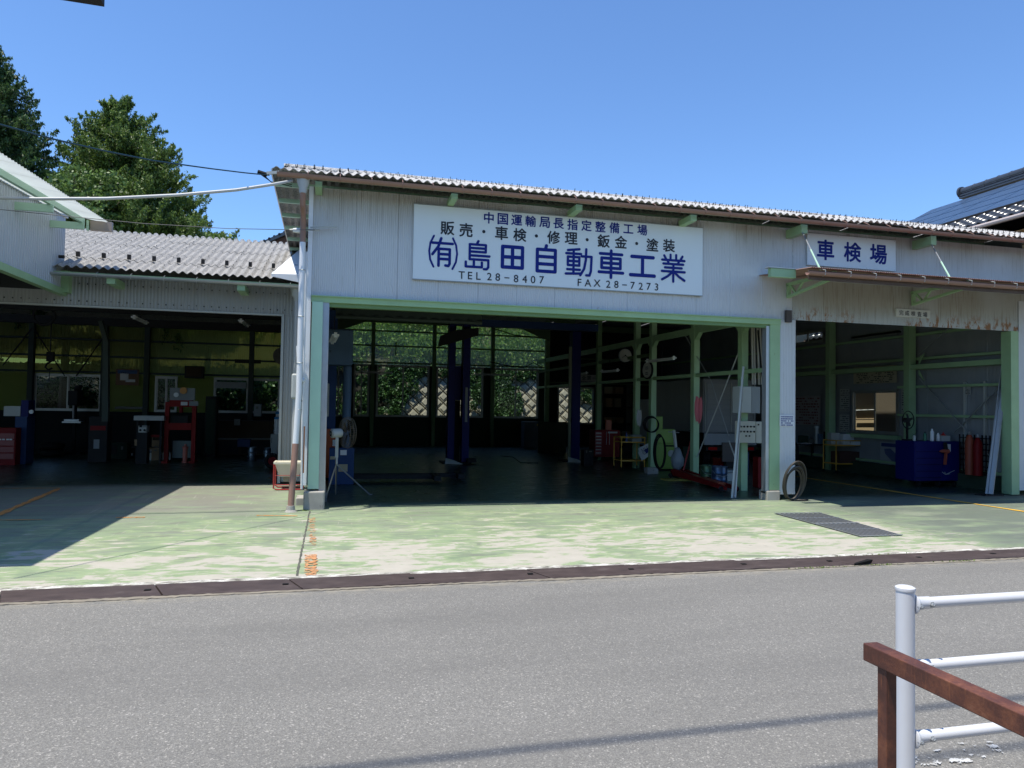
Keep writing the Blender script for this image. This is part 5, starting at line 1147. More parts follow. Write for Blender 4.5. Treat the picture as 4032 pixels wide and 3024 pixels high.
# --- blue single post lift with overhead box, base at left of main bay
t, p = T('blue_lift', 'old steel blue lift with round pillar, overhead box and low arms', 'car lift', 1345, 1908)
x, y = p.x, p.y
a = ony(y, 1297, 1765); b_ = ony(y, 1392, 1905); bevelled(B('base_cabinet', BLUE, t, a.x, b_.x, y, y+.35, 0, a.z), .01)
MB().tube([((a.x+b_.x)/2+.08, y+.25, a.z), ((a.x+b_.x)/2+.08, y+.25, 2.35)], .085, 16).build('pillar', STEELBLUE, t, smooth=True)
c0 = ony(y+.2, 1277, 1296); c1 = ony(y+.2, 1388, 1441); bevelled(B('overhead_box', STEELBLUE, t, c0.x, c1.x, y+.0, y+.5, c1.z, c0.z), .05, 4)
for (q0, q1, q2, q3) in ((1340, 1772, 1365, 1792), (1300, 1797, 1322, 1809), (1333, 1828, 1368, 1857), ): A_ = ony(y-.004, q0, q1); B_ = ony(y-.004, q2, q3); B('paper_label', OLDPAPER if q0 != 1340 else PAPER, t, A_.x, B_.x, y-.006, y-.002, B_.z, A_.z)
for dy, l in ((.3, 1.75), (.62, 2.3)):
    MB().bar((b_.x-.05, y+dy, .12), (b_.x+l, y+dy+.1, .10), .12, .08).build('arm', DARK, t); MB().bar((b_.x+l-.06, y+dy-.25, .10), (b_.x+l-.06, y+dy+.3, .10), .14, .10).build('arm_pad', DARK, t)
A_ = ony(y+1.2, 1284, 1510); B_ = ony(y+1.2, 1306, 1640); B('rear_post', BLUE, t, A_.x-.08, B_.x+.08, y+1.2, y+1.4, .1, 3.6); B('scale_strip', LGREY, t, A_.x, A_.x+.07, y+1.19, y+1.199, B_.z, A_.z)
t, a, b_ = prop_box('orange_machine', 'orange machine standing behind the tripod fan', 'machine', y+.9, 1262, 1690, 1318, 1830, ORANGE, .4, .05); B('tag', PAPER, t, a.x+.25, a.x+.33, y+.89, y+.899, a.z-.35, a.z-.22); B('plinth', DARK, t, a.x, b_.x, y+.9, y+1.3, 0, .045)
# cream box on post & leaning strips
B('switch_box', CREAM, None, *(lambda a, b_: (a.x, b_.x, FY+.15, FY+.25, b_.z, a.z))(ony(FY+.2, 1256, 1452), ony(FY+.2, 1265, 1552)), label='narrow cream box fixed on the inside of the mint corner post', cat='box')
g0 = None
for k, (a, b_, m_) in enumerate((((1255, 1560), (1277, 1972), LGREY), ((1260, 1640), (1283, 1975), GALV), ((1252, 1700), (1272, 1970), LGREY))):
    P0 = ony(FY+.25+.03*k, *a); P1 = onz(.01, *b_); P1.y = max(P1.y, FY-.02)
    MB().bar(P0, P1, .035, .012).build('metal_strip', m_, None, label=('longest pale trim strip leaning inside the mint corner post', 'middle grey trim strip leaning behind the pale one by the fan', 'shortest pale trim strip leaning closest to the mint corner post')[k], cat='strip', group='metal strips leaning by the fan')
# --- fan on tripod
t, p = T('tripod_fan', 'industrial fan with wire cage and white motor on a steel tripod', 'fan', 1345, 1950)
x, y = p.x, FY+.85; hub = ony(y, 1368, 1703); ax = Vector((1, .42, .05)).normalized(); ax2 = Vector((-.42, 1, 0)).normalized(); up = Vector((0, 0, 1))
cage = MB(); R = .26; 
def circ(c, r, n=32): return [c+ax2*(r*math.cos(2*math.pi*k/n))+up*(r*math.sin(2*math.pi*k/n)) for k in range(n+1)]
for r, o in ((R, 0), (R*.93, .05), (R*.93, -.05), (R*.4, .07), (R*.4, -.07)): cage.tube(circ(hub+ax*o, r), .004, 4, False)
for k in range(40):
    t_ = 2*math.pi*k/40; dv = ax2*math.cos(t_)+up*math.sin(t_)
    for s_ in (-1, 1): cage.tube([hub+ax*(.08*s_)+dv*.06, hub+ax*(.07*s_)+dv*R*.6, hub+ax*(.05*s_)+dv*R*.93, hub+dv*R], .0022, 3, False)
cage.build('cage', M('tan_wire', (.15, .12, .085), .5, .3), t, kind='stuff')
for k in range(4):
    t_ = math.pi/2*k+.4; dv = ax2*math.cos(t_)+up*math.sin(t_); sd = ax.cross(dv); bl_ = MB().quad_box([hub+dv*.04-sd*.03, hub+dv*.04+sd*.03+ax*.01, hub+dv*R*.85+sd*.09+ax*.02, hub+dv*R*.85-sd*.05-ax*.02, hub+dv*.04-sd*.03+ax*.004, hub+dv*.04+sd*.03+ax*.014, hub+dv*R*.85+sd*.09+ax*.024, hub+dv*R*.85-sd*.05-ax*.016]); bl_.build('blade', DARK, t)
mo = hub-ax*.10; MB().tube([mo, mo-ax*.02, mo-ax*.17, mo-ax*.19], [.06, .075, .075, .055], 20).build('motor', LGREY, t, smooth=True)
for k in range(12): t_ = 2*math.pi*k/12; dv = ax2*math.cos(t_)+up*math.sin(t_); q = mo-ax*.192; MB().bar(q+dv*.02, q+dv*.05, .008, .006).build('vent_slot', BLACK, t)
st = mo-ax*.08; MB().bar(st-Vector((0, 0, .07)), st-Vector((0, 0, .40)), .07, .05, (1, 0, 0)).build('bracket', LGREY, t)
top = st-Vector((0, 0, .36)); kn = top-Vector((0, 0, .15)); MB().tube([top, kn], .022, 10).build('neck', GALV, t)
for q in (onz(.015, 1283, 1962), onz(.015, 1455, 1948), Vector((x-.1, y+.75, .015))):
    e_ = (q-kn); e_.z = 0; e_.normalize(); MB().tube([kn, q, q+e_*.07], .013, 8).build('leg', GALV, t, smooth=True)
# --- second lift: two royal blue columns
def lift_post(label, px, y, w, twin):
    q = ony(y, px, 1500); t = thing('lift_column', label, 'car lift', (q.x, y, 0), 'royal blue columns of the two post lift'); x = q.x
    if twin:
        B('column_face', NAVY, t, x-.24, x-.05, y, y+.3, .05, 3.85); B('column_face', NAVY, t, x+.12, x+.32, y-.25, y+.05, .05, 3.85); B('carriage', NAVY, t, x-.045, x+.115, y+.0, y+.2, 1.75, 2.7); B('carriage_recess', BLACK, t, x-.04, x+.11, y+.05, y+.25, .05, 1.74); B('label_strip', GREY, t, x+.19, x+.26, y-.256, y-.251, 1.15, 2.1)
    else: B('column_face', NAVY, t, x-.13, x+.13, y, y+.3, .05, 3.85); B('cable_channel', M('dull_olive_steel', (.2, .22, .13), .5), t, x-.22, x-.15, y+.02, y+.1, .05, 3.4)
    B('base_plate', DARK, t, x-.4, x+.4, y-.25, y+.45, 0, .04)
    mb = MB(); mb.quad_box([(x-.35, y-.35, .005), (x+.12, y-.45, .005), (x+.14, y-.28, .005), (x-.3, y-.2, .005), (x-.33, y-.3, .16), (x-.1, y-.4, .10), (x-.1, y-.3, .10), (x-.3, y-.22, .16)]); mb.build('arm_restraint', LGREY, t); B('arm_pivot', DARK, t, x+.25, x+.5, y-.45, y-.15, .045, .16)
lift_post('pair of blue steel faces in front of the diamond block wall window', 1800, 19.8, .2, True)
lift_post('single royal blue column left of the safety banner', 2270, 20.2, .2, False)
t, a, b_ = prop_box('grey_cabinet', 'grey steel cabinet low against the rear wall', 'cabinet', 26.6, 2065, 1660, 2135, 1765, M('grey_blue_cabinet', (.07, .085, .095), .5), .5, 0.); B('door', M('grey_blue_cabinet', (.07, .085, .095), .5), t, a.x+.03, (a.x+b_.x)/2-.005, 26.58, 26.598, .06, a.z-.04); B('door', M('grey_blue_cabinet', (.07, .085, .095), .5), t, (a.x+b_.x)/2+.005, b_.x-.03, 26.58, 26.598, .06, a.z-.04); MB().lathe((b_.x-.2, 26.575, a.z-.12), [(.05, 0), (.05, -.01)], 10, 'y').build('sticker', M('yellow_sticker', (.5, .4, .05), .6), t)
MB().tube([onz(.01, 1970, 1795), onz(.01, 2020, 1800), onz(.01, 2050, 1822), onz(.01, 2120, 1823)], .012, 5).build('floor_cable', BLACK, None, smooth='all', label='black cable lying loose on the dark floor near the rear wall', cat='cable')
# banner & clocks
y = 22
t, a, b_ = (None, None, None)
q0 = onx(8.02, 2275, 1475); q1 = onx(8.02, 2350, 1515); bn = thing('safety_banner', 'pale banner with bold black characters hung on the column row', 'banner', q1)
yb = 23.2; a = ony(yb, 2268, 1474); b_ = ony(yb, 2350, 1515); bn.location = (a.x, yb, b_.z); B('cloth', M('dull_banner', (.22, .22, .20), .8), bn, a.x, b_.x, yb, yb+.01, b_.z, a.z)
place_text('安全第一', [Vector((a.x+(b_.x-a.x)*k, yb, a.z-.11)) for k in (.12, .37, .62, .87)], .15, yb-.005, INK, bn, .02)
print_lines(bn, Vector((a.x, yb, a.z-.19)), Vector((b_.x, yb, a.z-.19)), Vector((a.x, yb, b_.z)), 2, INK, seed=8, fill=1)
def wclock(name, label, q, r, rimmat, n):
    t = thing(name, label, 'clock' if n else 'sign', q); MB().lathe(q, [(r, 0), (r, -.04), (r*.93, -.045)], 28, 'y').build('rim', rimmat, t); MB().lathe(q+Vector((0, -.046, 0)), [(r*.92, 0), (r*.92, -.004)], 28, 'y').build('face', M('clock_face', (.42, .42, .37), .5), t)
    if n:
        MB().lathe(q+Vector((0, -.052, 0)), [(.02, 0), (.02, -.01)], 10, 'y').build('hub', BLACK, t); MB().bar(q+Vector((0, -.055, 0)), q+Vector((r*.4, -.055, -r*.3)), .012, .01).build('hand', BLACK, t); MB().bar(q+Vector((0, -.055, 0)), q+Vector((-r*.5, -.055, -r*.35)), .012, .01).build('hand', BLACK, t)
    return t
wclock('wall_clock', 'large pale round clock hanging beyond the second column', onx(7.9, 2460, 1400), .19, GREY, True)
q = onx(7.86, 2403, 1457); q = onx(7.86, 2553, 1457)
t = thing('round_sign', 'round white sign with black rim hung under the bright lamp', 'sign', q); ddn = Vector((-.99, -.14, 0)).normalized(); 
def disc(c, nrm, r, th, mat, nm, pr): e1 = nrm.cross(Vector((0, 0, 1))).normalized(); e2 = Vector((0, 0, 1)); MB().prism([c+e1*(r*math.cos(2*math.pi*k/24))+e2*(r*math.sin(2*math.pi*k/24)) for k in range(24)], nrm*th).build(nm, mat, pr)
disc(q, ddn, .235, .04, BLACK, 'rim', t); disc(q+ddn*.041, ddn, .20, .004, M('clock_face', (.42, .42, .37), .5), 'face', t)
e1 = ddn.cross(Vector((0, 0, 1))).normalized()
for z in (.05, -.09):
    for k in (-.05, 0, .05): c = q+ddn*.048+e1*k+Vector((0, 0, z)); MB().bar(c-Vector((0, 0, .035)), c+Vector((0, 0, .035)), .012, .004, tuple(ddn)).build('mark', INK, t)
    for k in (-.03, .03): c = q+ddn*.050+Vector((0, 0, z+k)); MB().bar(c-e1*.06, c+e1*.06, .012, .004, tuple(ddn)).build('mark', INK, t)
# --- red tool chest
t, p = T('tool_chest', 'red roller tool chest with many drawers beneath tools', 'tool chest', 2400, 1812)
y = p.y; x0 = ony(y, 2342, 1750).x; x1 = ony(y, 2440, 1750).x; zt = ony(y, 2400, 1693).z; xm = x0+(x1-x0)*.27
bevelled(B('body', DRED, t, x0, x1, y, y+.5, .1, zt), .008)
for k in range(7): z = .16+k*(zt-.22)/7; B('drawer', M('dark_red_drawer', (.20, .012, .012), .4), t, x0+.015, xm, y-.012, y-.002, z, z+(zt-.22)/7-.02); B('drawer_handle', GALV, t, x0+.03, xm-.02, y-.022, y-.013, z+(zt-.22)/7-.045, z+(zt-.22)/7-.03)
for xx in (x0+.08, x1-.08): MB().lathe((xx, y+.05, .05), [(.05, -.02), (.05, .02)], 12, 'x').build('castor', BLACK, t)
MB().box((x0+x1)/2+.0, (x0+x1)/2+.17, y+.1, y+.2, zt+.002, zt+.30).build('stand_orange', ORANGE, None, label='orange tool case standing on the red tool chest', cat='case'); MB().tube([(x0+.2, y+.2, zt), (x0+.12, y+.2, zt+.3)], .015, 6).build('air_ratchet', GALV, None, label='slim metal tool leaning on the red tool chest', cat='tool')
for k in (0, .1): MB().tube([(xm+.15+k, y-.01, zt-.05), (xm+.15+k, y-.01, zt-.45)], .007, 5).build('hanging_rod', GALV, t)
B('magnet_tray', LGREY, t, xm+.2, xm+.5, y-.03, y-.002, zt-.10, zt-.05)
# --- trolleys
def trolley(label, pxl, pxr, pyb, pyt, y_off=0., dep=.5, grp='yellow tube trolleys'):
    p = onz(0, pxl, pyb); y = p.y+y_off; x0 = ony(y, pxl, pyb).x; x1 = ony(y, pxr, pyb).x; zt = ony(y, pxl, pyt).z; t = thing('tool_trolley', label, 'trolley', ((x0+x1)/2, y, 0), grp)
    for xx in (x0, x1):
        for yy in (y, y+dep): MB().tube([(xx, yy, .07), (xx, yy, zt)], .016, 8).build('leg', YEL, t, smooth=True); MB().lathe((xx, yy, .035), [(.035, -.012), (.035, .012)], 12, 'x').build('castor', BLACK, t)
    for z in (zt, ): 
        for a, b_ in (((x0, y, z), (x1, y, z)), ((x0, y+dep, z), (x1, y+dep, z)), ((x0, y, z), (x0, y+dep, z)), ((x1, y, z), (x1, y+dep, z))): MB().tube([a, b_], .016, 8).build('rail', YEL, t)
    for z in (zt-.14, .22): B('tray', YEL, t, x0+.01, x1-.01, y+.005, y+dep-.005, z, z+.025)
    return t, x0, x1, y, zt
t, x0, x1, y, zt = trolley('yellow tube trolley with newspapers hanging from its side by the lime machine', 2446, 2538, 1850, 1722)
B('parts_box', GREY, None, x0+.35, x1-.05, y+.1, y+.4, zt-.112, zt+.06, label='grey carton lying on the yellow trolley next to the lime machine', cat='carton')
MB().lathe((x0+.2, y+.15, zt-.112), [(.03, 0), (.03, .18), (.012, .2), (.012, .24)], 12).build('spray_can', M('blue_can', (.08, .12, .3), .35, .4), None, smooth=True, label='blue spray can on the yellow trolley beside a grey carton', cat='can')
nw = thing('newspapers', 'open white newspapers hanging over the end of the yellow trolley', 'newspaper', (x1+.05, y-.02, .5))
for k, (m_, off) in enumerate(((0, 0), (.05, -.04))):
    c = [ony(y-.03-.01*k, *q) for q in ((2512+k*6, 1766+k*8), (2552+k*4, 1745+k*6), (2574, 1783), (2532, 1808))]; MB().prism([v+Vector((off, 0, off)) for v in c], (0, .004, 0)).build('sheet', PAPER, nw)
c = [ony(y-.045, *q) for q in ((2535, 1772), (2552, 1763), (2562, 1775), (2545, 1786))]; MB().prism(c, (0, .002, 0)).build('picture', BLUEINK, nw)
print_lines(nw, ony(y-.044, 2520, 1768), ony(y-.044, 2550, 1752), ony(y-.044, 2532, 1795), 5, INK, seed=4)
t, x0, x1, y, zt = trolley('yellow tube trolley with white boxes under the lane window', 3292, 3412, 1862, 1735)
B('paper_box', PAPER, None, x0+.38, x0+.72, y+.2, y+.42, zt-.112, zt+.16, label='upright white carton on the lane trolley', cat='carton'); B('tissue_box', WHITE, None, x0+.58, x0+.83, y+.02, y+.16, zt-.112, zt-.0, label='low white tissue box at the front of the lane trolley', cat='box')
B('file_box', LGREY, None, x0+.08, x0+.35, y+.3, y+.45, zt-.112, zt+.19, label='pale grey file box at the back of the lane trolley', cat='box'); B('brown_case', M('dark_brown_case', (.07, .03, .02), .6), None, x0+.15, x1-.1, y+.05, y+.4, .247, .55, label='dark brown case on the lower tray of the lane trolley', cat='case')
# --- lime machine
t, p = T('lime_machine', 'lime green steel machine cabinet with round gauge beside a column', 'machine', 2610, 1853); y = p.y
x0 = ony(y, 2576, 1700).x; x1 = ony(y, 2680, 1700).x; xm = ony(y, 2610, 1700).x; z1 = ony(y, 2640, 1690).z; z2 = ony(y, 2600, 1640).z; zm = ony(y, 2640, 1745).z
bevelled(B('cabinet', LIME, t, x0, x1-.1, y, y+.5, .04, zm), .01); bevelled(B('upper_cabinet', LIME, t, x0, x1-.15, y+.02, y+.45, zm+.004, z1), .01); bevelled(B('hood', LIME, t, x0, xm+.02, y+.04, y+.3, z1+.002, z2), .015)
MB().lathe((x0+.48, y-.001, (zm)*.62), [(.09, 0), (.09, -.02), (.075, -.025)], 20, 'y').build('gauge', LGREY, t); B('slot', BLACK, t, xm+.03, x1-.12, y-.004, y-.001, zm-.09, zm-.05); B('plinth', BLACK, t, x0+.03, x1-.13, y+.03, y+.47, 0, .038)
# --- stand with plastic bag
t = thing('work_stand', 'worn white floor stand with a plastic bag tied to it', 'stand', onz(0, 2674, 1875)); q0 = onz(.02, 2674, 1875); y = q0.y; q1 = ony(y, 2653, 1695)
MB().bar(q0, q1, .06, .05).build('pole', LGREY, t); MB().tube([q1+Vector((-.14, 0, -.03)), q1+Vector((.14, 0, -.05))], .012, 6).build('cross_handle', GALV, t); B('foot', DARK, t, q0.x-.15, q0.x+.15, y-.1, y+.15, 0, .03)
bag = MB(); c = ony(y-.08, 2668, 1810); 
prof = [(.02, .28), (.07, .24), (.12, .12), (.14, 0), (.12, -.14), (.05, -.24), (.01, -.26)]; bag.lathe(c, prof, 14); bag.v = [(a+random.uniform(-.02, .02), b_*1+random.uniform(-.02, .02), c2+random.uniform(-.02, .02)) for a, b_, c2 in bag.v]; bag.build('plastic_bag', M('grey_plastic_bag', (.25, .28, .30), .35), t, smooth='all')
# --- tyres / cloths / hose on columns
def torus_at(name, label, cat, q, R, r, mat, axis='y', n=2, grp=None, sc=(1, 1)):
    t = thing(name, label, cat, q, grp)
    for k in range(n): MB().ring(q+Vector((.012*k, -.02*k, -.01*k)), R*(1-.04*k), r, axis, 28, 6, sc).build('coil', mat, t, smooth='all')
torus_at('air_hose', 'black air hose looped on the column left of the lime machine', 'hose', onx(7.85, 2562, 1670), .20, .014, BLACK, 'y', 3)
q = onz(.0, 2715, 1865); q.z = .55; torus_at('black_hose', 'black hose hanging in a tall loop beside the stand', 'hose', Vector((7.85, q.y, .55)), .42, .018, BLACK, 'y', 3, sc=(.35, 1))
def cloth(name, label, q, w, h, mat):
    mb = MB(); n = 8
    for i in range(n+1):
        for j in range(6): a = i/n; b_ = j/5; mb.v.append((q.x+(a-.5)*w*(.5+.5*math.sin(b_*2.6+.4)), q.y+.03*math.sin(a*14)+random.uniform(-.01, .01), q.z-b_*h+.03*math.sin(a*9)))
    for i in range(n):
        for j in range(5): k = i*6+j; mb.f.append((k, k+6, k+7, k+1))
    mb.build(name, mat, None, smooth='all', label=label, cat='cloth')
cloth('pink_cloth', 'pink cloth hanging right of the middle green column', onx(7.8, 2752, 1565), .22, .55, PINK)
cloth('white_cloth', 'white rag hanging beside the column above the trolley', onx(7.8, 2518, 1615), .16, .42, PAPER)
# --- floor jack
t = thing('floor_jack', 'long red trolley jack with upright handle on the main bay floor', 'jack', onz(0, 2790, 1915))
P = [onz(.0, 2662, 1880), onz(.0, 2740, 1900), onz(.0, 2795, 1915), onz(.0, 2880, 1940)]
d_ = (P[3]-P[0]).normalized(); s_ = Vector((-d_.y, d_.x, 0)); Ln = (P[3]-P[0]).length
for o in (-.13, .09):
    b0 = P[0]+s_*o; mb = MB(); pts = [b0+Vector((0, 0, .06)), b0+d_*Ln+Vector((0, 0, .05)), b0+d_*Ln+Vector((0, 0, .12)), b0+d_*Ln*.6+Vector((0, 0, .16)), b0+d_*.2+Vector((0, 0, .22)), b0+Vector((0, 0, .18))]; mb.prism(pts, s_*.04); mb.build('side_plate', DRED, t)
B_ = P[0]+d_*.35; MB().bar(P[0]+d_*.1+Vector((0, 0, .14)), P[0]+d_*Ln*.85+Vector((0, 0, .11)), .16, .07).build('lift_arm', M('rusty_orange', (.30, .06, .02), .5), t)
for k in (.03, .97):
    for o in (-.17, .15): c = P[0]+d_*(Ln*k)+s_*o; c.z = .06; MB().ring(c, .035, .022, 'y', 14, 6).build('wheel', DARK, t)
h0 = P[0]+d_*.45+Vector((0, 0, .2)); h1 = ony(h0.y-.0, 2733, 1685); MB().tube([h0, h1], .02, 8).build('handle', RED2, t, smooth=True); MB().tube([h1+Vector((-.12, 0, -.06)), h1+Vector((.1, 0, -.04))], .012, 6).build('handle_grip', DARK, t)
MB().box(P[1].x-.5, P[1].x+.4, P[1].y+.35, P[1].y+.7, 0, .03).build('yellow_board', M('faded_yellow_board', (.35, .30, .06), .6), None, label='faded yellow board on the floor under the tin drums', cat='board')
# --- things behind
t, a, b_ = prop_box('concrete_block', 'grey concrete block at the foot of the fourth column', 'block', onz(0, 2575, 1866).y, 2550, 1842, 2592, 1866, CONC, .2, 0)
t, a, b_ = prop_box('white_stacked_sheets', 'pale stacked boards right of the tin drums', 'boards', onz(0, 2880, 1905).y+.5, 2860, 1862, 2908, 1903, LGREY, .4, 0)
for k in range(3): B('board', LGREY if k % 2 else GREY, t, a.x-.02, b_.x+.02, onz(0, 2880, 1905).y+.48, onz(0, 2880, 1905).y+.9, a.z+.004+k*.022, a.z+.022+k*.022)
t, a, b_ = prop_box('red_crate', 'red plastic crate on the floor below the truck tail', 'crate', 15.6, 2835, 1805, 2885, 1838, RED, .35); B('stand', DARK, t, a.x, b_.x, 15.6, 15.95, 0, b_.z-.003)
t, a, b_ = prop_box('leaning_board', 'dark square panel leaning before the truck tail', 'panel', 15.4, 2845, 1742, 2905, 1818, M('dark_brown_panel', (.05, .035, .03), .5), .05); B('stand', DARK, t, a.x+.1, b_.x-.1, 15.4, 15.5, 0, b_.z-.003)
# shelves with cartons at the rear right
t = thing('parts_shelf', 'steel shelf stacked with cartons behind the red tool chest', 'shelf', (ony(25, 2410, 1700).x, 25, 0)); a = ony(25, 2375, 1550); b_ = ony(25, 2490, 1700)
for z in (.4, 1.0, 1.6, 2.1): B('board', DARK, t, a.x, b_.x, 25, 25.5, z, z+.03)
for xx in (a.x, b_.x-.04): B('upright', DARK, t, xx, xx+.04, 25.0, 25.5, 0, 2.5)
for k in range(9):
    z = (.43, 1.03, 1.63, 2.13)[k % 4]; xx = a.x+.08+(k//4)*.40+(k % 3)*.03; w = .26+.05*(k % 2); h = (.30, .22, .34, .26)[k % 4]
    MB().box(xx, xx+w, 25.05, 25.4, z+.001, z+h).build('stock_carton', CARD if k % 3 else OLDPAPER, None, label='pale stock cartons piled on the steel shelf behind the tool chest', cat='carton', group='cartons on the parts shelf')
# --- truck
tk = thing('box_truck', 'white box truck parked nose-in behind the green columns', 'truck', (10.6, 18, 0)); y = 18.
a = ony(y, 2770, 1490); b_ = ony(y, 2960, 1755); W1 = M('dirty_white_van_body', (.26, .27, .28), .45, var=.12)
bevelled(B('cargo_box', W1, tk, a.x, a.x+1.65, y, y+3.0, b_.z+.35, a.z), .03)
for k in range(9): z = b_.z+.42+k*(a.z-b_.z-.55)/9; B('shutter_slat', M('shutter_grey', (.30, .31, .31), .4), tk, a.x+.12, a.x+1.53, y-.014, y-.002, z, z+(a.z-b_.z-.55)/9-.012)
for xx in (a.x+.05, a.x+.85, a.x+1.57): MB().tube([(xx, y-.03, b_.z+.4), (xx, y-.03, a.z-.1)], .016, 8).build('lock_bar', LGREY, tk)
B('tailgate', M('tailgate_white', (.38, .40, .42), .45), tk, a.x+.02, a.x+1.63, y-.05, y-.001, b_.z+.02, b_.z+.34); B('bumper', DARK, tk, a.x+.05, a.x+1.6, y-.08, y+.0, b_.z-.14, b_.z-.03)
B('tail_light', M('red_lens', (.5, .01, .01), .2), tk, a.x+.12, a.x+.38, y-.10, y-.081, b_.z-.12, b_.z-.04); B('tail_light', M('red_lens', (.5, .01, .01), .2), tk, a.x+1.28, a.x+1.52, y-.10, y-.081, b_.z-.12, b_.z-.04)
B('number_plate', LGREY, tk, a.x+.62, a.x+.95, y-.09, y-.081, b_.z-.12, b_.z-.01)
for xx in (a.x+.2, a.x+1.3): MB().lathe((xx, y+.6, .30), [(.30, 0), (.30, .2), (.18, .2)], 20, 'x').build('wheel', BLACK, tk)
B('cab', W1, tk, a.x+.05, a.x+1.6, y+3.1, y+4.5, .4, 1.9)
for xx in (a.x+.3, a.x+1.2): B('chassis_rail', DARK, tk, xx, xx+.1, y+.1, y+4.4, .42, b_.z+.34)
# --- electrical boxes by the first column
t, a, b_ = prop_box('control_box', 'grey steel electrical box with conduits on the first inner column', 'electrical box', colY[0]-.35, 2912, 1521, 2992, 1627, LGREY, .25)
y = colY[0]-.35; B('door', LGREY, t, a.x+.015, b_.x-.2, y-.012, y-.001, b_.z+.015, a.z-.015); B('door_handle', DARK, t, a.x+.03, a.x+.045, y-.022, y-.013, (a.z+b_.z)/2-.04, (a.z+b_.z)/2+.02); B('side_panel', GREY, t, b_.x-.19, b_.x, y-.006, y-.001, b_.z, a.z)
for k, px in enumerate((2960, 2968, 2982, 2992)): q = ony(y+.1, px, 1275); r = ony(y+.1, px+4+k, 1515); MB().tube([q, r], .02, 8).build('conduit', M('beige_conduit', (.36, .34, .28), .5), t, smooth=True)
MB().tube([ony(y, 2985, 1300), ony(y-.02, 2996, 1440), ony(y-.02, 3006, 1505)], .018, 6).build('cable', BLACK, t)
t, a, b_ = prop_box('switch_box', 'cream panel with rows of black rotary switches below the control box', 'electrical box', y, 2910, 1658, 2975, 1744, M('cream_panel', (.50, .48, .38), .5), .15)
w = b_.x-a.x; h = a.z-b_.z
for r_ in range(2):
    for k in range(5): MB().lathe((a.x+w*(.1+.2*k), y-.001, a.z-h*(.25+.23*r_)), [(.018, 0), (.018, -.012), (.010, -.022)], 12, 'y').build('switch', BLACK, t)
for k in (.42, .62): MB().lathe((a.x+w*k, y-.001, a.z-h*.68), [(.016, 0), (.016, -.015)], 10, 'y').build('switch', BLACK, t)
t, a, b_ = prop_box('junction_box', 'plain cream box half behind the leaning channels', 'electrical box', y+.05, 2977, 1660, 3008, 1745, M('cream_panel', (.50, .48, .38), .5), .12)
MB().lathe((a.x+.05, y+.049, a.z-.06), [(.015, 0), (.015, -.015)], 10, 'y').build('switch', BLACK, t)
# --- leaning channels by the jamb and in the lane
for k in range(3):
    q0 = onz(.01, 2940+k*5, 1953-k*2); q1 = ony(FY+.45+.04*k, 3012+k*3, 1505); q1.x = 7.52-.02*k
    q0 = Vector((7.05+.05*k, FY+.25+.03*k, .01)); q1 = Vector((7.50, FY+.62+.02*k, 2.42-.1*k)); MB().bar(q0, q1, .035, .02).build('steel_channel', (LGREY, GALV, WHITE)[k], None, label=('pale grey channel leaning leftmost against the right jamb', 'galvanised channel leaning between two paler ones at the right jamb', 'white channel leaning rearmost at the right jamb of the main bay')[k], cat='channel', group='channels leaning by the jamb')
q0 = onz(.03, 3895, 1945); q1 = ony(FY+.4, 3972, 1312); t = thing('leaning_girder', 'long galvanised channel leaning in the lane against the far jamb', 'girder', q0); dd = q1-q0
MB().bar(q0, q1, .14, .02).build('web', GALV, t)
for o in (-.07, .07): e_ = Vector((o, 0, 0)); MB().bar(q0+e_, q1+e_, .015, .06).build('flange', GALV, t)
B('foot_plate', DARK, t, q0.x-.2, q0.x+.25, q0.y-.1, q0.y+.15, 0, .02)
# --- coiled hose outside
c = onz(0, 3080, 1973); t = thing('hose_coil', 'thick brown rubber hose coiled upright against the column between the bays', 'hose', (8.0, FY-.12, 0))
for k in range(8):
    R_ = .235+.012*k+random.uniform(-.01, .01); tl = .10+.05*(k/8); cc = Vector((8.00+random.uniform(-.012, .012), FY-.16-.018*(k % 4), .02+R_*1.12))
    pts = [cc+Vector((R_*.68*math.cos(a_), -.13*math.sin(a_+math.pi)*(-1 if False else 1)*(-1), R_*1.12*math.sin(a_)+.0)) for a_ in np.linspace(0, 2*math.pi, 33)]
    pts = [Vector((p_.x, cc.y+(.34-p_.z)*.22-.02, max(p_.z, .02))) for p_ in pts]; MB().tube(pts, .0135, 7, False).build('coil', STRAP, t, smooth='all')
MB().tube([(8.02, FY-.21, .03), (8.18, FY-.25, .018), (8.32, FY-.16, .016)], .0135, 7).build('hose_end', STRAP, t, smooth='all')
# --- blue tool cabinet in lane
t = thing('blue_tool_cabinet', 'large royal blue tool cabinet on castors crowded with cans', 'tool cabinet', onz(0, 3690, 1912)); q = onz(0, 3660, 1918); y = q.y
xa = ony(y+.35, 3563, 1800).x; x0 = ony(y, 3668, 1800).x; x1 = ony(y, 3778, 1800).x; zt = ony(y, 3720, 1738).z
x0 = x1-1.18; dep = .55
mb = MB(); bevelled(B('body', NAVY, t, x0, x1, y, y+dep, .13, zt), .012)
B('front_panel', M('dark_navy_front', (.006, .008, .09), .35), t, x0+.01, x0+.70, y-.012, y-.001, .14, zt-.01)
for k in range(5): z = .2+k*.14; B('drawer_edge', BLACK, t, x0+.03, x0+.68, y-.018, y-.0125, z, z+.01)
for xx in (x0+.15, x1-.5, x1-.08): MB().lathe((xx, y+.08, .06), [(.06, -.02), (.06, .02)], 14, 'x').build('castor', BLACK, t)
B('notice', PAPER, t, x1-.38, x1-.24, y-.006, y-.001, zt-.22, zt-.06)
sq = MB(); c = Vector((x1-.38, y-.006, zt-.72)); 
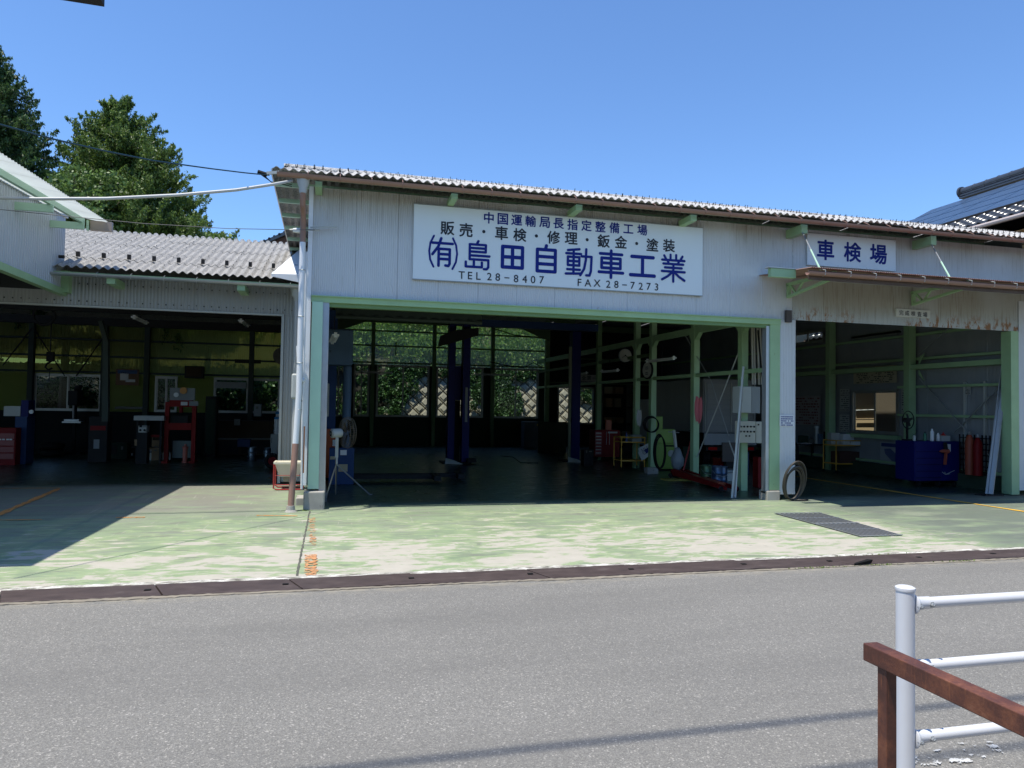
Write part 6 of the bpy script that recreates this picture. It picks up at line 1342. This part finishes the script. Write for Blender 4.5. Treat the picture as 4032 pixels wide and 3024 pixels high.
for a_, l in ((2.6, .13), (1.9, .06), (.35, .26), (.15, .12)): sq.bar(c, c+Vector((math.cos(a_)*l, 0, math.sin(a_)*l)), .012, .003, (0, 1, 0))
sq.build('chipped_paint', LGREY, t)
dr_ = thing('impact_driver', 'orange impact driver hanging on the blue cabinet side', 'power tool', (x1-.42, y-.05, zt-.3)); xx = x1-.42
MB().tube([(xx-.16, y-.06, zt-.21), (xx-.08, y-.06, zt-.21), (xx+.06, y-.06, zt-.21)], [.015, .04, .05], 10).build('motor_body', M('brick_orange', (.32, .07, .04), .5), dr_, smooth=True); MB().bar((xx, y-.06, zt-.23), (xx-.03, y-.06, zt-.50), .05, .04, (1, 0, 0)).build('grip', M('brick_orange', (.32, .07, .04), .5), dr_); MB().bar((xx-.02, y-.06, zt-.02), (xx+.0, y-.06, zt-.17), .06, .05, (1, 0, 0)).build('holster', DARK, dr_)
def can(label, xx, yy, r, h, mat, capm, cat='can'):
    t_ = thing('spray_can' if cat == 'can' else 'bottle', label, cat, (xx, yy, zt)); MB().lathe((xx, yy, zt+.001), [(r, 0), (r, h*.75), (r*.5, h*.85)], 14).build('body', mat, t_, smooth=True); MB().lathe((xx, yy, zt+h*.85), [(r*.5, 0), (r*.5, h*.15)], 10).build('cap', capm, t_)
can('green spray can leftmost on the right half of the blue cabinet', x1-.72, y+.2, .032, .2, M('green_can', (.03, .14, .07), .35), BLACK); can('white bottle with red label and white cap on the blue cabinet', x1-.58, y+.15, .04, .27, WHITE, WHITE, 'bottle'); can('small pale bottle between the white bottle and red funnel', x1-.42, y+.15, .035, .18, PAPER, WHITE, 'bottle'); can('clear jar standing in front of the fan on the blue cabinet', x1-1.0, y+.2, .03, .14, LGREY, DARK, 'bottle')
B('carton', LGREY, None, x1-.36, x1-.14, y+.1, y+.25, zt+.001, zt+.12, label='small white carton at the right end of the blue cabinet', cat='carton')
MB().lathe((x1-.25, y+.18, zt+.121), [(.07, 0), (.02, .04), (.015, .07)], 12).build('funnel', M('red_plastic', (.5, .03, .02), .4), None, smooth=True, label='red funnel upturned on the small white carton', cat='funnel')
df = thing('desk_fan', 'black desk fan on the left end of the blue cabinet', 'fan', (x1-1.02, y+.35, zt)); MB().ring((x1-1.02, y+.35, zt+.45), .15, .012, 'y', 24, 6, (1, 1.3)).build('guard', BLACK, df, smooth='all'); MB().tube([(x1-1.02, y+.38, zt), (x1-1.02, y+.38, zt+.45)], .025, 8).build('stem', BLACK, df); MB().lathe((x1-1.02, y+.33, zt+.45), [(.05, 0), (.05, .12)], 12, 'y').build('motor', DARK, df); MB().lathe((x1-1.02, y+.38, zt+.001), [(.11, 0), (.09, .03)], 16).build('base', BLACK, df)
for a_ in range(4): MB().bar((x1-1.02, y+.345, zt+.45), (x1-1.02+.12*math.cos(a_*1.57+.3), y+.345, zt+.45+.14*math.sin(a_*1.57+.3)), .05, .006, (0, 1, 0)).build('blade', DARK, df)
# --- wall papers in the lane (on the side wall, plane x)
def side_poster(name, label, px0, py0, px1, py1, mat, rows, seed, X=SXW-.06, cat='poster', inkm=INK):
    a = onx(X, px0, py0); b_ = onx(X, px1, py1); z1 = max(a.z, b_.z); z0 = min(a.z, b_.z); ya, yb_ = a.y, b_.y
    t = thing(name, label, cat, (X, (ya+yb_)/2, z0)); B('sheet', mat, t, X-.006, X, min(ya, yb_), max(ya, yb_), z0, z1)
    if rows: print_lines(t, Vector((X-.006, max(ya, yb_), z1)), Vector((X-.006, min(ya, yb_), z1)), Vector((X-.006, max(ya, yb_), z0)), rows, inkm, seed=seed, off=Vector((-.003, 0, 0)))
    return t, min(ya, yb_), max(ya, yb_), z0, z1
dp = M('shaded_paper', (.36, .37, .35), .8); side_poster('rules_board', 'long yellowed text board above the lane window', 3361, 1448, 3532, 1506, OLDPAPER, 9, 11)
side_poster('notice_paper', 'pale printed notice left of the lane window, upper one', 3308, 1532, 3346, 1620, dp, 10, 12); side_poster('notice_paper', 'pale printed notice left of the lane window, lower one', 3307, 1632, 3345, 1702, dp, 8, 13)
side_poster('notice_paper', 'pale printed notice right of the lane window', 3549, 1530, 3591, 1628, dp, 10, 14)
side_poster('wall_chart', 'large pale chart with reddish tables at the left of the lane', 3118, 1560, 3231, 1676, M('chart_paper', (.30, .28, .28), .8), 10, 15, SXW-.1, inkm=M('reddish_print', (.16, .05, .05), .8))
t, y0, y1, z0, z1 = side_poster('car_poster', 'blue and white car diagram poster low on the lane wall', 3466, 1738, 3561, 1838, M('poster_grey', (.30, .32, .34), .7), 0, 16)
B('poster_head', M('poster_navy', (.03, .05, .16), .6), t, SXW-.074, SXW-.067, y0+.05, y1-.05, z1-.12, z1-.03); mb = MB(); cy = (y0+y1)/2; cz = (z0+z1)/2-.03
mb.prism([(SXW-.068, cy-.28, cz-.18), (SXW-.068, cy-.1, cz-.22), (SXW-.068, cy+.22, cz+.02), (SXW-.068, cy+.25, cz+.14), (SXW-.068, cy+.05, cz+.16), (SXW-.068, cy-.22, cz-.02)], (-.004, 0, 0)); mb.build('car_drawing', M('poster_mid_blue', (.08, .10, .20), .6), t)
t, *_ = side_poster('small_sign', 'small white sign with two columns of black characters on the lane wall', 3794, 1517, 3823, 1553, dp, 6, 17)
for lbl, px, z0_, h in (('orange gas cylinder strapped to the lane wall left of the girder', 3818, .33, .85), ('dark red gas cylinder next to the orange one', 3850, .33, .80)):
    q = onx(13.25, px, 1800); t = thing('gas_cylinder', lbl, 'cylinder', (13.25, q.y, .3)); MB().lathe((13.25, q.y, .302), [(.09, 0), (.09, h-.15), (.06, h-.05), (.03, h)], 16).build('bottle', M('rusty_orange_cylinder', (.26, .05, .02), .6) if 'orange gas' in lbl else DRED, t, smooth=True); MB().lathe((13.25, q.y, .3+h), [(.02, 0), (.03, .03), (.02, .07)], 8).build('valve', GALV, t)
t = thing('black_rack', 'black mesh rack behind the gas cylinders', 'rack', (13.42, 13.2, .3)); ya, yb_ = onx(13.42, 3900, 1800).y, onx(13.42, 3780, 1800).y
for k in range(9): yy = ya+(yb_-ya)*k/8; B('wire', BLACK, t, 13.40, 13.42, yy-.01, yy+.01, .302, 1.15)
for k in range(7): B('wire', BLACK, t, 13.421, 13.435, ya, yb_, .35+k*.12, .37+k*.12)
# desk corner in lane left
t = thing('lane_desk', 'dark desk with paper and boxes in the dim left corner of the lane', 'desk', (10.6, 17.4, 0)); a = ony(17.4, 3140, 1748); b_ = ony(17.4, 3262, 1750)
B('top', DARK, t, a.x, b_.x, 17.4, 18.1, a.z-.04, a.z)
for xx in (a.x+.03, b_.x-.08): B('leg', DARK, t, xx, xx+.05, 17.45, 17.5, 0, a.z-.042); B('leg', DARK, t, xx, xx+.05, 18.0, 18.05, 0, a.z-.042)
zt = a.z; q = ony(17.45, 3238, 1740); B('blue_carton', M('dull_blue_box', (.10, .16, .22), .6), None, q.x-.12, q.x+.10, 17.42, 17.6, zt+.001, zt+.28, label='dull blue box on the dark lane desk', cat='box'); q = ony(17.5, 3220, 1700); MB().lathe((q.x, 17.55, zt+.001), [(.05, 0), (.05, .42), (.07, .44), (.07, .5), (.02, .52)], 12).build('paper_roll', LGREY, None, smooth=True, label='tall pale roll holder left of the dull blue box', cat='roll holder')
MB().quad_box([(a.x+.2, 17.45, zt+.001), (a.x+.5, 17.45, zt+.001), (a.x+.5, 17.7, zt+.001), (a.x+.2, 17.7, zt+.001), (a.x+.2, 17.45, zt+.006), (a.x+.5, 17.45, zt+.012), (a.x+.5, 17.7, zt+.03), (a.x+.2, 17.7, zt+.006)]).build('loose_paper', PAPER, None, label='loose white paper lying on the dark lane desk', cat='paper')
# cables along the rear girt
for k, pts in enumerate(([(1930, 1425), (2000, 1440), (2060, 1448), (2100, 1428), (2135, 1446)], [(1935, 1290), (2020, 1318), (2137, 1332)], [(1560, 1345), (1558, 1400)])):
    MB().tube([ony(YB-.25, *q) for q in pts], .02, 5).build('wall_cable', BLACK, None, smooth='all', label=('black cable drooping along the rear girt above the windows', 'black cable stretched across the top right fibreglass', 'short black cord hanging on the rear fibreglass')[k], cat='cable')

# --- more workshop goods, each lying where the photo shows dim shapes
def goods(name, label, cat, y, px0, py0, px1, py1, mat, dep=.3, onfloor=False, bits=()):
    a = ony(y, px0, py0); b_ = ony(y, px1, py1); z0 = 0 if onfloor else b_.z
    t = thing(name, label, cat, ((a.x+b_.x)/2, y, z0)); bevelled(B('body', mat, t, a.x, b_.x, y, y+dep, z0, a.z), .012)
    w = b_.x-a.x; h = a.z-z0
    for nm, u0, u1, v0, v1, m_ in bits: B(nm, m_, t, a.x+w*u0, a.x+w*u1, y-.012, y-.002, z0+h*v0, z0+h*v1)
    return t, a, b_, z0
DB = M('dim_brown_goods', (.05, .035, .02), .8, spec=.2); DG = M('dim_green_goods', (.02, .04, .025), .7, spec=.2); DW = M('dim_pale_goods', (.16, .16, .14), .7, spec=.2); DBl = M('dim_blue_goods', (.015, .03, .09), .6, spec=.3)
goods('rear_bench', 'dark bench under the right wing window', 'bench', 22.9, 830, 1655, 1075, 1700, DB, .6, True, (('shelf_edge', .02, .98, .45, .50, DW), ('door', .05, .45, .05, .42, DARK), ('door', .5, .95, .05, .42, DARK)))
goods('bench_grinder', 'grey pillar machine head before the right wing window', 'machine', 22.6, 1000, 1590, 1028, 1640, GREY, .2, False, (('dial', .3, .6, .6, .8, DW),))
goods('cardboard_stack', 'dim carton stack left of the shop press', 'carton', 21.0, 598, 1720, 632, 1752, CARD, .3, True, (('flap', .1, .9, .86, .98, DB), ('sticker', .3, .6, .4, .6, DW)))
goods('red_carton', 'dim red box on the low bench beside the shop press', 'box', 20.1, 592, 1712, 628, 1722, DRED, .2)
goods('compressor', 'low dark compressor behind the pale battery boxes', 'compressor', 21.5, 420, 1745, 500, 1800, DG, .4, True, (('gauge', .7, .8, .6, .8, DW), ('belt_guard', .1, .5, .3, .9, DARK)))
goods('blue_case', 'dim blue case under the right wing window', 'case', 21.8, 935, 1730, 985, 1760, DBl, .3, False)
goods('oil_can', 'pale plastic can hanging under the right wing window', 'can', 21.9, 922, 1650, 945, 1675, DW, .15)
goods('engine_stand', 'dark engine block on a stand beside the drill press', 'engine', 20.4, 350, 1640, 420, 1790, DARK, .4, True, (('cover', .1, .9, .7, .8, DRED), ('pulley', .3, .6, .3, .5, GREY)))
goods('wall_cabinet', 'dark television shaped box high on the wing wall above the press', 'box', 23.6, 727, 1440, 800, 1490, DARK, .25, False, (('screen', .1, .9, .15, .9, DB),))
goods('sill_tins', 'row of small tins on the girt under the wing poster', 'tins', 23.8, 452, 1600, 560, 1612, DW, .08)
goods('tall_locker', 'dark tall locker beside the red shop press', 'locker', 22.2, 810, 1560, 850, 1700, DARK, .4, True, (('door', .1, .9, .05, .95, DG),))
q = onz(0, 182, 1800); t = thing('tyre_stack', 'two car tyres stacked on the wing floor beside the blue parts machine', 'tyres', (q.x, q.y+.4, 0))
for k in range(2): w_ = MB().ring((q.x, q.y+.4, .10+.19*k), .23, .09, 'z', 28, 10).build('tyre', BLACK, t, smooth='all'); MB().ring((q.x, q.y+.4, .10+.19*k), .14, .03, 'z', 20, 6).build('rim', GREY, w_, smooth='all')
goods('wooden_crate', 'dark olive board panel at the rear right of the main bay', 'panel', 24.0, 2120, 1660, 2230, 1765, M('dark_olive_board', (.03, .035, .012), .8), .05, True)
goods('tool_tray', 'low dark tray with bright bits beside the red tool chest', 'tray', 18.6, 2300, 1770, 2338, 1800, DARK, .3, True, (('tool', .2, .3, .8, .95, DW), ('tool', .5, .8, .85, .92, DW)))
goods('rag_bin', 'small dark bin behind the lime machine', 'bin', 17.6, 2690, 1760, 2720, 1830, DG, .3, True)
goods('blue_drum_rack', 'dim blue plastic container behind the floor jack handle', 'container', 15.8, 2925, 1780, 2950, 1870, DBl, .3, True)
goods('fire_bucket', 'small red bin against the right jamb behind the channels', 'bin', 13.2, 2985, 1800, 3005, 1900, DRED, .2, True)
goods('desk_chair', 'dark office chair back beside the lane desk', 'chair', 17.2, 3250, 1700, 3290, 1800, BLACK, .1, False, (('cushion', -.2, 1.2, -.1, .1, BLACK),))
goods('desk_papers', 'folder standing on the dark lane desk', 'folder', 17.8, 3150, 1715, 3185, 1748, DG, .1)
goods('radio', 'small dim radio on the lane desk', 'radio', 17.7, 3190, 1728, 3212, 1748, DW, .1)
